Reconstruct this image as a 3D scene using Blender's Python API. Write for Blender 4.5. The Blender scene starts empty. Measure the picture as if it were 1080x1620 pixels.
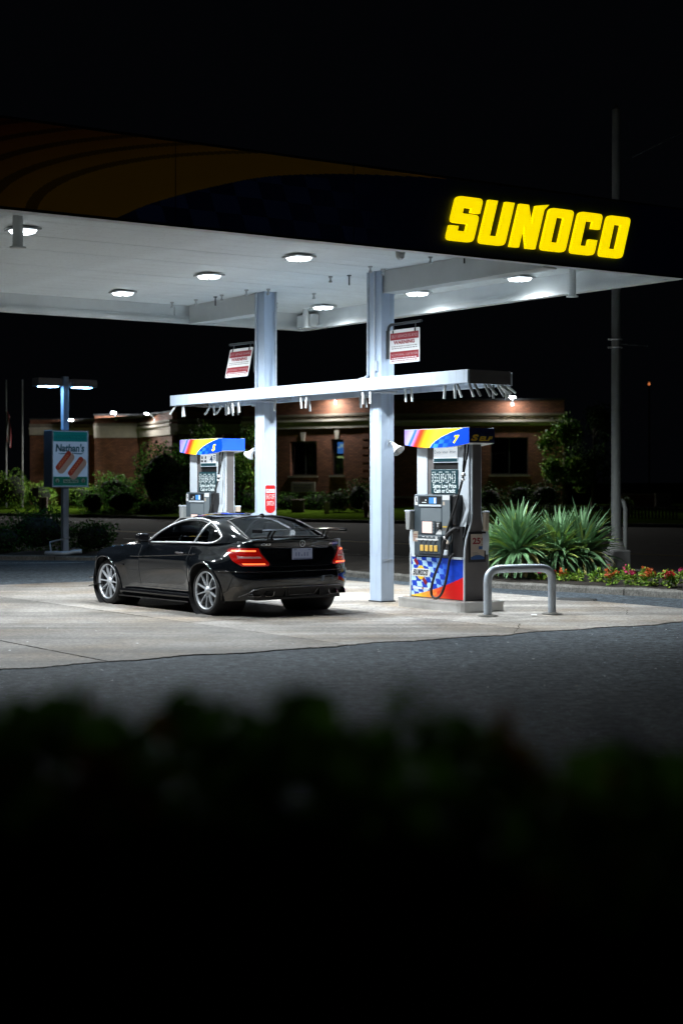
import bpy, bmesh, math, random
import numpy as np
from mathutils import Vector, Matrix
random.seed(7)
rng = np.random.default_rng(7)
PI = math.pi
sc = bpy.context.scene
col = sc.collection

# ------------------------------------------------------------------ camera
cam_d = bpy.data.cameras.new('camera')
cam = bpy.data.objects.new('camera', cam_d)
col.objects.link(cam)
cam.location = (0, 0, 1.85)
cam.rotation_euler = (PI/2, 0, 0)
cam_d.sensor_fit = 'VERTICAL'
cam_d.sensor_height = 36
cam_d.sensor_width = 24
cam_d.lens = 2600/1620*36
cam_d.shift_y = -45/1620
cam_d.clip_start = 0.1
cam_d.clip_end = 2000
cam_d.dof.use_dof = True
cam_d.dof.focus_distance = 24.0
cam_d.dof.aperture_fstop = 1.8
sc.camera = cam

# ------------------------------------------------------------------ night sky and exposure
world = bpy.data.worlds.new('World')
sc.world = world
world.use_nodes = True
bg = world.node_tree.nodes['Background']
bg.inputs[0].default_value = (0.35, 0.42, 0.60, 1)
bg.inputs[1].default_value = 0.0022
sc.view_settings.view_transform = 'Standard'
sc.view_settings.look = 'None'
sc.view_settings.gamma = 1
sc.view_settings.use_curve_mapping = False
sc.view_settings.exposure = 0.0
LAMP = 16.0        # power of each canopy lamp, W

# ------------------------------------------------------------------ materials
_m = {}
def mat(name, color, rough=0.6, metal=0.0, emit=None, es=0.0, coat=0.0, spec=0.5,
        var=0.0, vscale=6.0, bump=0.0, bscale=40.0, rvar=0.0):
    if name in _m: return _m[name]
    m = bpy.data.materials.new(name); m.use_nodes = True
    nt = m.node_tree; n = nt.nodes; b = n['Principled BSDF']
    b.inputs['Base Color'].default_value = (*color, 1)
    b.inputs['Roughness'].default_value = rough
    b.inputs['Metallic'].default_value = metal
    b.inputs['Coat Weight'].default_value = coat
    b.inputs['Coat Roughness'].default_value = 0.03
    b.inputs['Specular IOR Level'].default_value = spec
    if emit is not None:
        b.inputs['Emission Color'].default_value = (*emit, 1)
        b.inputs['Emission Strength'].default_value = es
    if var or bump or rvar:
        tc = n.new('ShaderNodeTexCoord')
    if var:
        t = n.new('ShaderNodeTexNoise'); t.inputs['Scale'].default_value = vscale
        t.inputs['Detail'].default_value = 6; t.inputs['Roughness'].default_value = 0.65
        nt.links.new(tc.outputs['Object'], t.inputs['Vector'])
        r = n.new('ShaderNodeValToRGB')
        lo = [max(0, c*(1-var)) for c in color]; hi = [min(1, c*(1+var)) for c in color]
        r.color_ramp.elements[0].position = 0.3; r.color_ramp.elements[0].color = (*lo, 1)
        r.color_ramp.elements[1].position = 0.7; r.color_ramp.elements[1].color = (*hi, 1)
        nt.links.new(t.outputs['Fac'], r.inputs['Fac'])
        nt.links.new(r.outputs['Color'], b.inputs['Base Color'])
        if rvar:
            mr = n.new('ShaderNodeMapRange')
            mr.inputs['To Min'].default_value = rough-rvar; mr.inputs['To Max'].default_value = rough+rvar
            nt.links.new(t.outputs['Fac'], mr.inputs['Value']); nt.links.new(mr.outputs[0], b.inputs['Roughness'])
    if bump:
        t2 = n.new('ShaderNodeTexNoise'); t2.inputs['Scale'].default_value = bscale
        t2.inputs['Detail'].default_value = 4
        nt.links.new(tc.outputs['Object'], t2.inputs['Vector'])
        bp = n.new('ShaderNodeBump'); bp.inputs['Strength'].default_value = bump
        bp.inputs['Distance'].default_value = 0.02
        nt.links.new(t2.outputs['Fac'], bp.inputs['Height'])
        nt.links.new(bp.outputs['Normal'], b.inputs['Normal'])
    _m[name] = m
    return m

def print_mat(name, es=0.0, rough=0.4):
    """A flat print: colours come from the mesh's own colour attribute; es makes it glow."""
    if name in _m: return _m[name]
    m = bpy.data.materials.new(name); m.use_nodes = True
    nt = m.node_tree; b = nt.nodes['Principled BSDF']
    a = nt.nodes.new('ShaderNodeVertexColor'); a.layer_name = 'Print'
    nt.links.new(a.outputs['Color'], b.inputs['Base Color'])
    b.inputs['Roughness'].default_value = rough
    if es:
        nt.links.new(a.outputs['Color'], b.inputs['Emission Color'])
        b.inputs['Emission Strength'].default_value = es
    _m[name] = m
    return m

def ground_mat(name, base, scl_big, speck, stain=0.25, rough=0.85, bump=0.35, bscale=60, tracks=None, warm=(1, 1, 1), spec=0.3, grain=0.06, tint=None, chips=0):
    """Rough paving: fine aggregate, broad blotches and stains."""
    m = bpy.data.materials.new(name); m.use_nodes = True
    nt = m.node_tree; n = nt.nodes; L = nt.links; b = n['Principled BSDF']
    geo = n.new('ShaderNodeNewGeometry')
    def noise(scale, detail=5, rgh=0.6, vec=None):
        t = n.new('ShaderNodeTexNoise'); t.inputs['Scale'].default_value = scale
        t.inputs['Detail'].default_value = detail; t.inputs['Roughness'].default_value = rgh
        L.new(vec if vec else geo.outputs['Position'], t.inputs['Vector']); return t.outputs['Fac']
    def ramp(f, p0, p1, v0, v1):
        r = n.new('ShaderNodeMapRange'); r.inputs['From Min'].default_value = p0; r.inputs['From Max'].default_value = p1
        r.inputs['To Min'].default_value = v0; r.inputs['To Max'].default_value = v1
        L.new(f, r.inputs['Value']); return r.outputs[0]
    def mul(a, c):
        x = n.new('ShaderNodeMath'); x.operation = 'MULTIPLY'; L.new(a, x.inputs[0]); L.new(c, x.inputs[1]); return x.outputs[0]
    f1 = ramp(noise(scl_big), 0.3, 0.7, 1-stain, 1+stain*0.6)
    f2 = ramp(noise(speck, 3, 0.8), 0.35, 0.65, 0.62, 1.38)
    f3 = ramp(noise(scl_big*4.3, 6, 0.7), 0.35, 0.7, 1.08, 1-stain*0.7)
    f = mul(mul(f1, f2), f3)
    f = mul(f, ramp(noise(speck*0.33, 2, 0.7), 0.36, 0.64, 1-grain, 1+grain))
    if chips:
        vo = n.new('ShaderNodeTexVoronoi'); vo.inputs['Scale'].default_value = chips
        L.new(geo.outputs['Position'], vo.inputs['Vector'])
        f = mul(f, ramp(vo.outputs['Distance'], 0.10, 0.16, 3.2, 1.0))
        vo2 = n.new('ShaderNodeTexVoronoi'); vo2.inputs['Scale'].default_value = chips*.6
        L.new(geo.outputs['Position'], vo2.inputs['Vector'])
        f = mul(f, ramp(vo2.outputs['Distance'], 0.10, 0.26, 0.45, 1.0))
    if tracks:
        # worn wheel paths and oily streaks running along the pump islands
        mp = n.new('ShaderNodeMapping'); mp.inputs['Rotation'].default_value = (0, 0, math.radians(55))
        mp.inputs['Scale'].default_value = (0.06, 1.4, 1)
        L.new(geo.outputs['Position'], mp.inputs['Vector'])
        f4 = ramp(noise(1.0, 5, 0.6, mp.outputs[0]), 0.42, 0.7, 1.04, 1-tracks)
        f = mul(f, f4)
        mp2 = n.new('ShaderNodeMapping'); mp2.inputs['Rotation'].default_value = (0, 0, math.radians(-35))
        mp2.inputs['Scale'].default_value = (0.35, 7, 1)
        L.new(geo.outputs['Position'], mp2.inputs['Vector'])
        f = mul(f, ramp(noise(1.0, 6, 0.7, mp2.outputs[0]), 0.50, 0.68, 1.03, 0.74))
        # small dark spots
        vo = n.new('ShaderNodeTexVoronoi'); vo.inputs['Scale'].default_value = 1.7
        L.new(geo.outputs['Position'], vo.inputs['Vector'])
        f5 = ramp(vo.outputs['Distance'], 0.02, 0.09, 0.72, 1.0)
        f = mul(f, f5)
        vo3 = n.new('ShaderNodeTexVoronoi'); vo3.inputs['Scale'].default_value = 0.85
        L.new(geo.outputs['Position'], vo3.inputs['Vector'])
        wob = n.new('ShaderNodeMath'); wob.operation = 'MULTIPLY_ADD'; wob.inputs[1].default_value = 0.5; L.new(noise(5, 4, 0.7), wob.inputs[0]); L.new(vo3.outputs['Distance'], wob.inputs[2])
        f = mul(f, ramp(wob.outputs[0], 0.28, 0.46, 0.66, 1.0))
    mix = n.new('ShaderNodeVectorMath'); mix.operation = 'SCALE'
    mix.inputs[0].default_value = tuple(base*w for w in warm)
    L.new(f, mix.inputs['Scale'])
    outc = mix.outputs[0]
    if tint:
        mm = n.new('ShaderNodeMix'); mm.data_type = 'RGBA'; mm.blend_type = 'MULTIPLY'
        L.new(ramp(noise(0.55, 4, 0.6), 0.45, 0.68, 0.0, 1.0), mm.inputs['Factor']); L.new(outc, mm.inputs['A']); mm.inputs['B'].default_value = (*tint, 1)
        outc = mm.outputs['Result']
    L.new(outc, b.inputs['Base Color'])
    b.inputs['Roughness'].default_value = rough
    b.inputs['Specular IOR Level'].default_value = spec
    bp = n.new('ShaderNodeBump'); bp.inputs['Strength'].default_value = bump; bp.inputs['Distance'].default_value = 0.012
    L.new(noise(bscale, 3, 0.7), bp.inputs['Height']); L.new(bp.outputs['Normal'], b.inputs['Normal'])
    return m

def brick_mat():
    m = bpy.data.materials.new('brickwork'); m.use_nodes = True
    nt = m.node_tree; n = nt.nodes; L = nt.links; b = n['Principled BSDF']
    tc = n.new('ShaderNodeTexCoord')
    mp = n.new('ShaderNodeMapping'); mp.inputs['Rotation'].default_value = (PI/2, 0, 0)
    L.new(tc.outputs['Object'], mp.inputs['Vector'])
    br = n.new('ShaderNodeTexBrick')
    br.inputs['Color1'].default_value = (0.40, 0.145, 0.070, 1); br.inputs['Color2'].default_value = (0.23, 0.085, 0.045, 1)
    br.inputs['Mortar'].default_value = (0.12, 0.06, 0.04, 1)
    br.inputs['Scale'].default_value = 1.0
    br.inputs['Brick Width'].default_value = 0.26; br.inputs['Row Height'].default_value = 0.09
    br.inputs['Mortar Size'].default_value = 0.012
    L.new(mp.outputs[0], br.inputs['Vector'])
    no = n.new('ShaderNodeTexNoise'); no.inputs['Scale'].default_value = 1.3
    L.new(tc.outputs['Object'], no.inputs['Vector'])
    mx = n.new('ShaderNodeMix'); mx.data_type = 'RGBA'; mx.blend_type = 'MULTIPLY'
    mx.inputs['Factor'].default_value = 0.6
    L.new(br.outputs['Color'], mx.inputs['A']); 
    rp = n.new('ShaderNodeValToRGB'); rp.color_ramp.elements[0].color = (0.6, 0.6, 0.6, 1); rp.color_ramp.elements[0].position = 0.3
    rp.color_ramp.elements[1].position = 0.7
    L.new(no.outputs['Fac'], rp.inputs['Fac']); L.new(rp.outputs['Color'], mx.inputs['B'])
    L.new(mx.outputs['Result'], b.inputs['Base Color'])
    b.inputs['Roughness'].default_value = 0.85
    return m

def glass_mat(name, tint, strength=1.0):
    """A thin pane: clear tinted view through plus a mirror-like reflection."""
    m = bpy.data.materials.new(name); m.use_nodes = True
    nt = m.node_tree; n = nt.nodes; L = nt.links
    out = n['Material Output']; n.remove(n['Principled BSDF'])
    tr = n.new('ShaderNodeBsdfTransparent'); tr.inputs[0].default_value = (*tint, 1)
    gl = n.new('ShaderNodeBsdfGlossy'); gl.inputs['Roughness'].default_value = 0.02
    fr = n.new('ShaderNodeFresnel'); fr.inputs[0].default_value = 1.5
    mx = n.new('ShaderNodeMixShader')
    L.new(fr.outputs[0], mx.inputs[0]); L.new(tr.outputs[0], mx.inputs[1]); L.new(gl.outputs[0], mx.inputs[2])
    L.new(mx.outputs[0], out.inputs['Surface'])
    return m

M = {}
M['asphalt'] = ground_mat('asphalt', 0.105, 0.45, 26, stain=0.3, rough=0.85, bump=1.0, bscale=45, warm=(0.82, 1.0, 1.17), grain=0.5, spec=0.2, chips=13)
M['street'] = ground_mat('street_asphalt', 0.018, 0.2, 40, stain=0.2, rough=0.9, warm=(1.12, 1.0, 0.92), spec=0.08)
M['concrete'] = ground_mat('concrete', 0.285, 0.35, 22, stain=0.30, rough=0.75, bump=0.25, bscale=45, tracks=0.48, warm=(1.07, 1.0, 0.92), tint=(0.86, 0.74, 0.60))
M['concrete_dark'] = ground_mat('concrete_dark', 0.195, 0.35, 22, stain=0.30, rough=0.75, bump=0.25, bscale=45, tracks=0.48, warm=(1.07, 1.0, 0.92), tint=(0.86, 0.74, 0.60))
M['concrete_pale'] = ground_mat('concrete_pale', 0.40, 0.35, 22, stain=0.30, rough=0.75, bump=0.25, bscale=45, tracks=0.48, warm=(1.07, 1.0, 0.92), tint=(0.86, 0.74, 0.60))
M['kerb'] = ground_mat('kerb_concrete', 0.19, 1.1, 25, stain=0.35, bump=0.6, bscale=22, warm=(1.04, 1, 0.9))
M['soil'] = ground_mat('soil', 0.030, 1.6, 18, stain=0.4, bump=1.0, bscale=14, warm=(1.2, 1, 0.8))
M['lawn'] = ground_mat('lawn_grass', 0.060, 0.25, 9, stain=0.35, bump=1.0, bscale=12, warm=(0.62, 1.1, 0.10), spec=0.0)
M['white_line'] = mat('road_paint', (0.55, 0.55, 0.52), 0.7, var=0.25, vscale=5)
M['yellow_line'] = mat('yellow_road_paint', (0.50, 0.36, 0.06), 0.7, var=0.25, vscale=5)
M['pale_paint'] = mat('pale_blue_grey_paint', (0.44, 0.515, 0.61), 0.45, var=0.06, vscale=2.5, bump=0.05, bscale=60)
M['column_paint'] = mat('column_paint', (0.44, 0.535, 0.67), 0.45, var=0.06, vscale=2.0, bump=0.06, bscale=50)
def streaky(m, amount):
    nt = m.node_tree; n = nt.nodes; L = nt.links; b = n['Principled BSDF']
    src = b.inputs['Base Color'].links[0].from_socket
    tc = n.new('ShaderNodeTexCoord'); mp = n.new('ShaderNodeMapping'); mp.inputs['Scale'].default_value = (9, 9, 0.5)
    no = n.new('ShaderNodeTexNoise'); no.inputs['Scale'].default_value = 1.6; no.inputs['Detail'].default_value = 6
    L.new(tc.outputs['Object'], mp.inputs['Vector']); L.new(mp.outputs[0], no.inputs['Vector'])
    r = n.new('ShaderNodeValToRGB'); r.color_ramp.elements[0].position = .55; r.color_ramp.elements[1].position = .72
    r.color_ramp.elements[0].color = (1, 1, 1, 1); r.color_ramp.elements[1].color = (1-amount, 1-amount*1.05, 1-amount*1.2, 1)
    L.new(no.outputs['Fac'], r.inputs['Fac'])
    x = n.new('ShaderNodeMix'); x.data_type = 'RGBA'; x.blend_type = 'MULTIPLY'; x.inputs['Factor'].default_value = 1
    L.new(src, x.inputs['A']); L.new(r.outputs['Color'], x.inputs['B']); L.new(x.outputs['Result'], b.inputs['Base Color'])
streaky(M['column_paint'], .22); streaky(M['pale_paint'], .15)
M['ceiling'] = mat('ceiling_panel_paint', (0.70, 0.765, 0.785), 0.5, var=0.10, vscale=0.9, rvar=0.08, spec=0.12)
streaky(M['ceiling'], .16)
M['white_trim'] = mat('white_trim', (0.62, 0.65, 0.65), 0.5, var=0.08, vscale=1.5)
M['dark_gap'] = mat('dark_gap', (0.02, 0.02, 0.02), 0.9)
M['lens'] = mat('lamp_lens', (0.9, 0.9, 0.9), 0.4, emit=(0.86, 0.95, 1.0), es=13.0)
M['lens_edge'] = mat('lens_edge', (0.9, 0.9, 0.9), 0.4, emit=(0.86, 0.95, 1.0), es=4.0)
M['fixture'] = mat('lamp_housing', (0.45, 0.47, 0.48), 0.5)
M['sign_black'] = mat('fascia_black', (0.012, 0.013, 0.018), 0.35)
M['sign_yellow'] = mat('lit_yellow_letter', (0.8, 0.6, 0.02), 0.5, emit=(1.0, 0.76, 0.0), es=0.98)
M['black_plastic'] = mat('black_plastic', (0.015, 0.015, 0.016), 0.45)
M['dark_metal'] = mat('dark_metal', (0.06, 0.065, 0.07), 0.5, metal=0.6)
M['galv'] = mat('galvanised_pipe', (0.50, 0.56, 0.63), 0.42, metal=0.35, var=0.1, vscale=8)
M['steel'] = mat('stainless_steel', (0.66, 0.66, 0.65), 0.40, metal=0.6, var=0.12, vscale=5, rvar=0.1)
M['silver'] = mat('silver_panel', (0.58, 0.64, 0.70), 0.4, var=0.04, vscale=4)
M['pump_grey'] = mat('pump_dark_grey', (0.055, 0.075, 0.09), 0.45)
M['pump_mid'] = mat('pump_mid_grey', (0.16, 0.19, 0.21), 0.5)
M['pump_side'] = mat('pump_side_brown_grey', (0.13, 0.12, 0.12), 0.5, var=0.08, vscale=4)
M['teal_panel'] = mat('dark_teal_panel', (0.015, 0.055, 0.07), 0.3)
M['white_print'] = mat('white_print', (0.72, 0.74, 0.75), 0.5)
M['lit_print'] = mat('lit_white_digit', (0.7, 0.75, 0.75), 0.5, emit=(0.8, 0.95, 1), es=0.35)
M['black_print'] = mat('black_print', (0.012, 0.012, 0.014), 0.5)
M['red_print'] = mat('red_print', (0.24, 0.004, 0.014), 0.45)
M['sticker_red'] = mat('sticker_red', (0.50, 0.010, 0.012), 0.45)
M['grey_print'] = mat('grey_print', (0.22, 0.20, 0.20), 0.5)
M['yellow_print'] = mat('yellow_print', (0.85, 0.55, 0.03), 0.5)
M['dim_yellow'] = mat('dull_yellow_print', (0.62, 0.40, 0.03), 0.5)
M['navy'] = mat('navy_print', (0.006, 0.010, 0.05), 0.4)
M['blue_glow'] = mat('blue_display', (0.02, 0.06, 0.2), 0.3, emit=(0.10, 0.42, 0.95), es=0.8)
M['pink_glow'] = mat('pale_pink_display', (0.5, 0.4, 0.38), 0.4, emit=(1.0, 0.68, 0.60), es=0.72)
M['yellow_button'] = mat('yellow_button', (0.72, 0.46, 0.10), 0.5)
M['lit_blue'] = mat('lit_blue_panel', (0.02, 0.10, 0.6), 0.4, emit=(0.005, 0.13, 0.86), es=0.75)
M['lit_yellow'] = mat('lit_yellow_number', (0.8, 0.6, 0.02), 0.4, emit=(1.0, 0.80, 0.0), es=0.9)
M['cream'] = mat('cream_print', (0.50, 0.42, 0.34), 0.5)
M['blue_print'] = mat('blue_print', (0.03, 0.10, 0.30), 0.5)
M['rubber'] = mat('rubber', (0.012, 0.012, 0.013), 0.55)
M['brick'] = brick_mat()
M['stone'] = mat('pale_stone', (0.60, 0.50, 0.40), 0.8, var=0.12, vscale=3)
M['dull_stone'] = mat('weathered_stone', (0.30, 0.24, 0.18), 0.85, var=0.2, vscale=3)
M['roof_dark'] = mat('dark_roofing', (0.03, 0.03, 0.032), 0.8)
M['dark_frame'] = mat('dark_window_frame', (0.03, 0.028, 0.026), 0.5)
M['window_glass'] = mat('dark_window_glass', (0.012, 0.014, 0.016), 0.05, spec=0.6)
M['bark'] = mat('bark', (0.07, 0.05, 0.035), 0.9, var=0.3, vscale=9, bump=0.6, bscale=20)
def leaf(name, c, tr=0.0, rough=0.5):
    m = mat(name, c, rough, var=0.45, vscale=2.2, spec=0.03)
    return m
M['leaf'] = leaf('leaf_green', (0.085, 0.19, 0.030))
M['leaf_dark'] = leaf('leaf_dark_green', (0.028, 0.050, 0.018))
M['leaf_light'] = leaf('leaf_yellow_green', (0.20, 0.31, 0.045))
def thin_leaf(name, c, tr):
    m = mat(name, c, 0.75, spec=0.05); nt = m.node_tree; n = nt.nodes
    t = n.new('ShaderNodeBsdfTranslucent'); t.inputs[0].default_value = (*tr, 1)
    x = n.new('ShaderNodeMixShader'); x.inputs[0].default_value = 0.5
    nt.links.new(n['Principled BSDF'].outputs[0], x.inputs[1]); nt.links.new(t.outputs[0], x.inputs[2])
    nt.links.new(x.outputs[0], n['Material Output'].inputs['Surface']); return m
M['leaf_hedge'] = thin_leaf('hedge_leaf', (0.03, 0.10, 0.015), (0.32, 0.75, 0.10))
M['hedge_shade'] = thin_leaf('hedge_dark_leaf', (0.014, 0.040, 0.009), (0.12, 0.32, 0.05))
M['leaf_autumn'] = thin_leaf('orange_brown_leaf', (0.40, 0.13, 0.03), (0.45, 0.15, 0.03))
M['yucca'] = mat('yucca_leaf', (0.155, 0.30, 0.14), 0.42, var=0.35, vscale=3)
M['yucca_pale'] = mat('pale_yucca_leaf', (0.40, 0.52, 0.13), 0.45, var=0.25, vscale=3)
M['yucca_dry'] = mat('dry_yucca_leaf', (0.52, 0.47, 0.18), 0.6, var=0.25, vscale=3)
M['bed_leaf'] = leaf('bedding_leaf', (0.16, 0.30, 0.05))
M['bed_light'] = leaf('bedding_light_leaf', (0.34, 0.46, 0.08))
M['core'] = mat('dark_core', (0.012, 0.014, 0.008), 0.95)  # colour of the solid dark cores added inside foliage

# ------------------------------------------------------------------ mesh helpers
class MB:
    """Collects shapes and links them as one mesh object."""
    def __init__(self): self.v = []; self.f = []; self.mi = []; self.sm = []
    def add(self, verts, faces, mi=0, smooth=False):
        o = len(self.v); self.v.extend([tuple(p) for p in verts])
        for f in faces:
            self.f.append([i+o for i in f]); self.mi.append(mi); self.sm.append(smooth)
        return self
    def box(self, c, s, mi=0, rz=0.0, rx=0.0, ry=0.0, bev=0.0):
        hx, hy, hz = s[0]/2, s[1]/2, s[2]/2
        R = Matrix.Rotation(rz, 3, 'Z') @ Matrix.Rotation(ry, 3, 'Y') @ Matrix.Rotation(rx, 3, 'X')
        if bev <= 0:
            P = [(x, y, z) for z in (-hz, hz) for y in (-hy, hy) for x in (-hx, hx)]
            F = [(0, 2, 3, 1), (4, 5, 7, 6), (0, 1, 5, 4), (2, 6, 7, 3), (0, 4, 6, 2), (1, 3, 7, 5)]
            return self.add([R @ Vector(p) + Vector(c) for p in P], F, mi)
        bm = bmesh.new()
        bmesh.ops.create_cube(bm, size=1.0)
        bmesh.ops.scale(bm, vec=s, verts=bm.verts)
        bmesh.ops.bevel(bm, geom=list(bm.edges), offset=min(bev, hx*0.9, hy*0.9, hz*0.9), segments=2, affect='EDGES', profile=0.5)
        bm.verts.ensure_lookup_table()
        V = [R @ v.co + Vector(c) for v in bm.verts]; F = [[v.index for v in f.verts] for f in bm.faces]
        bm.free()
        return self.add(V, F, mi)
    def bb(self, x0, x1, y0, y1, z0, z1, mi=0, bev=0.0):
        return self.box(((x0+x1)/2, (y0+y1)/2, (z0+z1)/2), (abs(x1-x0), abs(y1-y0), abs(z1-z0)), mi, bev=bev)
    def tube(self, path, r, mi=0, n=8, caps=True, closed=False):
        P = [Vector(p) for p in path]; m = len(P)
        rs = r if isinstance(r, (list, tuple)) else [r]*m
        V = []; F = []; up = None
        for i in range(m):
            if closed: t = (P[(i+1) % m]-P[i-1])
            else: t = P[min(i+1, m-1)]-P[max(i-1, 0)]
            t = t.normalized() if t.length > 1e-9 else Vector((0, 0, 1))
            if up is None:
                up = Vector((0, 0, 1)) if abs(t.z) < 0.9 else Vector((1, 0, 0))
            a = (up - t*up.dot(t))
            if a.length < 1e-6: a = t.orthogonal()
            a.normalize(); b = t.cross(a); up = a
            for k in range(n):
                q = 2*PI*k/n
                V.append(P[i] + (a*math.cos(q)+b*math.sin(q))*rs[i])
        for i in range(m if closed else m-1):
            j = (i+1) % m
            for k in range(n):
                F.append((i*n+k, i*n+(k+1) % n, j*n+(k+1) % n, j*n+k))
        self.add(V, F, mi, True)
        if caps and not closed:
            self.add(V[:n], [list(range(n))[::-1]], mi); self.add(V[-n:], [list(range(n))], mi)
        return self
    def lathe(self, prof, mi=0, n=24, c=(0, 0, 0), axis='Z', arc=2*PI):
        """prof: (radius, height) pairs."""
        V = []; F = []
        full = abs(arc-2*PI) < 1e-6; nn = n if full else n+1
        for r, h in prof:
            for k in range(nn):
                q = arc*k/n
                if axis == 'Z': p = (r*math.cos(q), r*math.sin(q), h)
                elif axis == 'Y': p = (r*math.cos(q), h, r*math.sin(q))
                else: p = (h, r*math.cos(q), r*math.sin(q))
                V.append((p[0]+c[0], p[1]+c[1], p[2]+c[2]))
        for i in range(len(prof)-1):
            for k in range(n):
                k2 = (k+1) % nn
                F.append((i*nn+k, i*nn+k2, (i+1)*nn+k2, (i+1)*nn+k))
        return self.add(V, F, mi, True)
    def prism(self, poly, fn, d0, d1, mi=0):
        """poly in 2D, fn(u, v, d) -> 3D."""
        n = len(poly)
        V = [fn(u, v, d0) for u, v in poly] + [fn(u, v, d1) for u, v in poly]
        F = [list(range(n))[::-1], list(range(n, 2*n))] + [(i, (i+1) % n, n+(i+1) % n, n+i) for i in range(n)]
        return self.add(V, F, mi)
    def grid(self, fn, nu, nv, mi=0, smooth=True, flip=False):
        V = [fn(i/nu, j/nv) for j in range(nv+1) for i in range(nu+1)]
        F = []
        for j in range(nv):
            for i in range(nu):
                a = j*(nu+1)+i
                q = (a, a+1, a+nu+2, a+nu+1)
                F.append(q[::-1] if flip else q)
        return self.add(V, F, mi, smooth)
    def mesh(self, name, mats):
        me = bpy.data.meshes.new(name)
        me.from_pydata(self.v, [], self.f)
        ms = mats if isinstance(mats, (list, tuple)) else [mats]
        for m in ms: me.materials.append(m)
        me.polygons.foreach_set('material_index', self.mi)
        me.polygons.foreach_set('use_smooth', self.sm)
        me.update()
        return me
    def build(self, name, mats, parent=None, fix=True, merge=False, sharp=None):
        me = self.mesh(name, mats)
        if fix or merge:
            bm = bmesh.new(); bm.from_mesh(me)
            if merge: bmesh.ops.remove_doubles(bm, verts=bm.verts, dist=1e-4)
            if fix: bmesh.ops.recalc_face_normals(bm, faces=bm.faces)
            bm.to_mesh(me); bm.free()
        if sharp is not None: me.set_sharp_from_angle(angle=math.radians(sharp))
        return link(name, me, parent)

def link(name, me, parent=None):
    o = bpy.data.objects.new(name, me); col.objects.link(o)
    if parent is not None: o.parent = parent
    return o

def tag(o, label=None, cat=None, group=None, kind=None):
    if label: o['label'] = label
    if cat: o['category'] = cat
    if group: o['group'] = group
    if kind: o['kind'] = kind
    return o

def thing(name, label, cat, loc=(0, 0, 0), rz=0.0, group=None):
    o = bpy.data.objects.new(name, None); col.objects.link(o)
    o.location = loc; o.rotation_euler = (0, 0, rz); o.empty_display_size = 0.2
    return tag(o, label, cat, group)

def dup(root, loc, rz=None, label=None, group=None, scale=None):
    r = root.copy(); col.objects.link(r); r.location = loc
    if rz is not None: r.rotation_euler = (0, 0, rz)
    if scale is not None: r.scale = scale
    if label: r['label'] = label
    if group: r['group'] = group
    for ch in list(root.children):
        c = ch.copy(); col.objects.link(c); c.parent = r
        for g in list(ch.children):
            d = g.copy(); col.objects.link(d); d.parent = c
    return r

def text_shape(s, x0, x1, z0, z1, shear=0.0, bold=0.0, keep=False):
    """Outline letters fitted to a rectangle: returns 2D verts and faces."""
    cu = bpy.data.curves.new('t', 'FONT'); cu.body = s; cu.size = 1.0; cu.shear = shear; cu.offset = bold
    cu.resolution_u = 3; cu.fill_mode = 'FRONT' if hasattr(cu, 'fill_mode') else cu.fill_mode
    o = bpy.data.objects.new('t', cu); col.objects.link(o)
    dg = bpy.context.evaluated_depsgraph_get()
    me = bpy.data.meshes.new_from_object(o.evaluated_get(dg))
    V = np.array([v.co[:2] for v in me.vertices]); F = [list(p.vertices) for p in me.polygons]
    bpy.data.objects.remove(o); bpy.data.curves.remove(cu); bpy.data.meshes.remove(me)
    lo, hi = V.min(0), V.max(0)
    S = np.array([x1-x0, z1-z0])/np.maximum(hi-lo, 1e-6)
    if keep:
        s_ = S.min(); c = (lo+hi)/2
        V = (V-c)*s_ + np.array([(x0+x1)/2, (z0+z1)/2])
    else:
        V = (V-lo)*S + np.array([x0, z0])
    return V, F

def text_add(mb, s, x0, x1, z0, z1, fn, mi=0, **k):
    V, F = text_shape(s, x0, x1, z0, z1, **k)
    mb.add([fn(u, v) for u, v in V], F, mi)
    return mb

def print_sheet(name, u0, u1, v0, v1, nu, nv, colfn, fn, mat_, parent=None):
    """A flat printed sheet: fn maps (u,v) to 3D, colfn gives each small cell its ink colour."""
    mb = MB()
    mb.grid(lambda a, b: fn(u0+(u1-u0)*a, v0+(v1-v0)*b), nu, nv, 0, False)
    me = mb.mesh(name, mat_)
    ca = me.color_attributes.new('Print', 'FLOAT_COLOR', 'CORNER')
    C = np.ones((nv*nu, 4, 4), dtype=np.float32)
    for j in range(nv):
        for i in range(nu):
            C[j*nu+i, :, :3] = colfn(u0+(u1-u0)*(i+.5)/nu, v0+(v1-v0)*(j+.5)/nv)
    ca.data.foreach_set('color', C.reshape(-1))
    return link(name, me, parent)

def lin(r, g, b):
    def f(c):
        c /= 255.0
        return c/12.92 if c <= 0.04045 else ((c+0.055)/1.055)**2.4
    return (f(r), f(g), f(b))
def lerp(a, b, t): return a+(b-a)*t
def mixc(a, b, t): return tuple(x+(y-x)*t for x, y in zip(a, b))
def sstep(a, b, x):
    t = min(1, max(0, (x-a)/(b-a))); return t*t*(3-2*t)
def curve(kn):
    xs = np.array([k[0] for k in kn], float); ys = np.array([k[1] for k in kn], float)
    m = np.gradient(ys, xs)
    def f(x):
        x = min(max(x, xs[0]), xs[-1]); i = min(len(xs)-2, max(0, int(np.searchsorted(xs, x)-1)))
        h = xs[i+1]-xs[i]; t = (x-xs[i])/h
        return float((2*t**3-3*t**2+1)*ys[i]+(t**3-2*t**2+t)*h*m[i]+(-2*t**3+3*t**2)*ys[i+1]+(t**3-t**2)*h*m[i+1])
    return f
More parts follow.
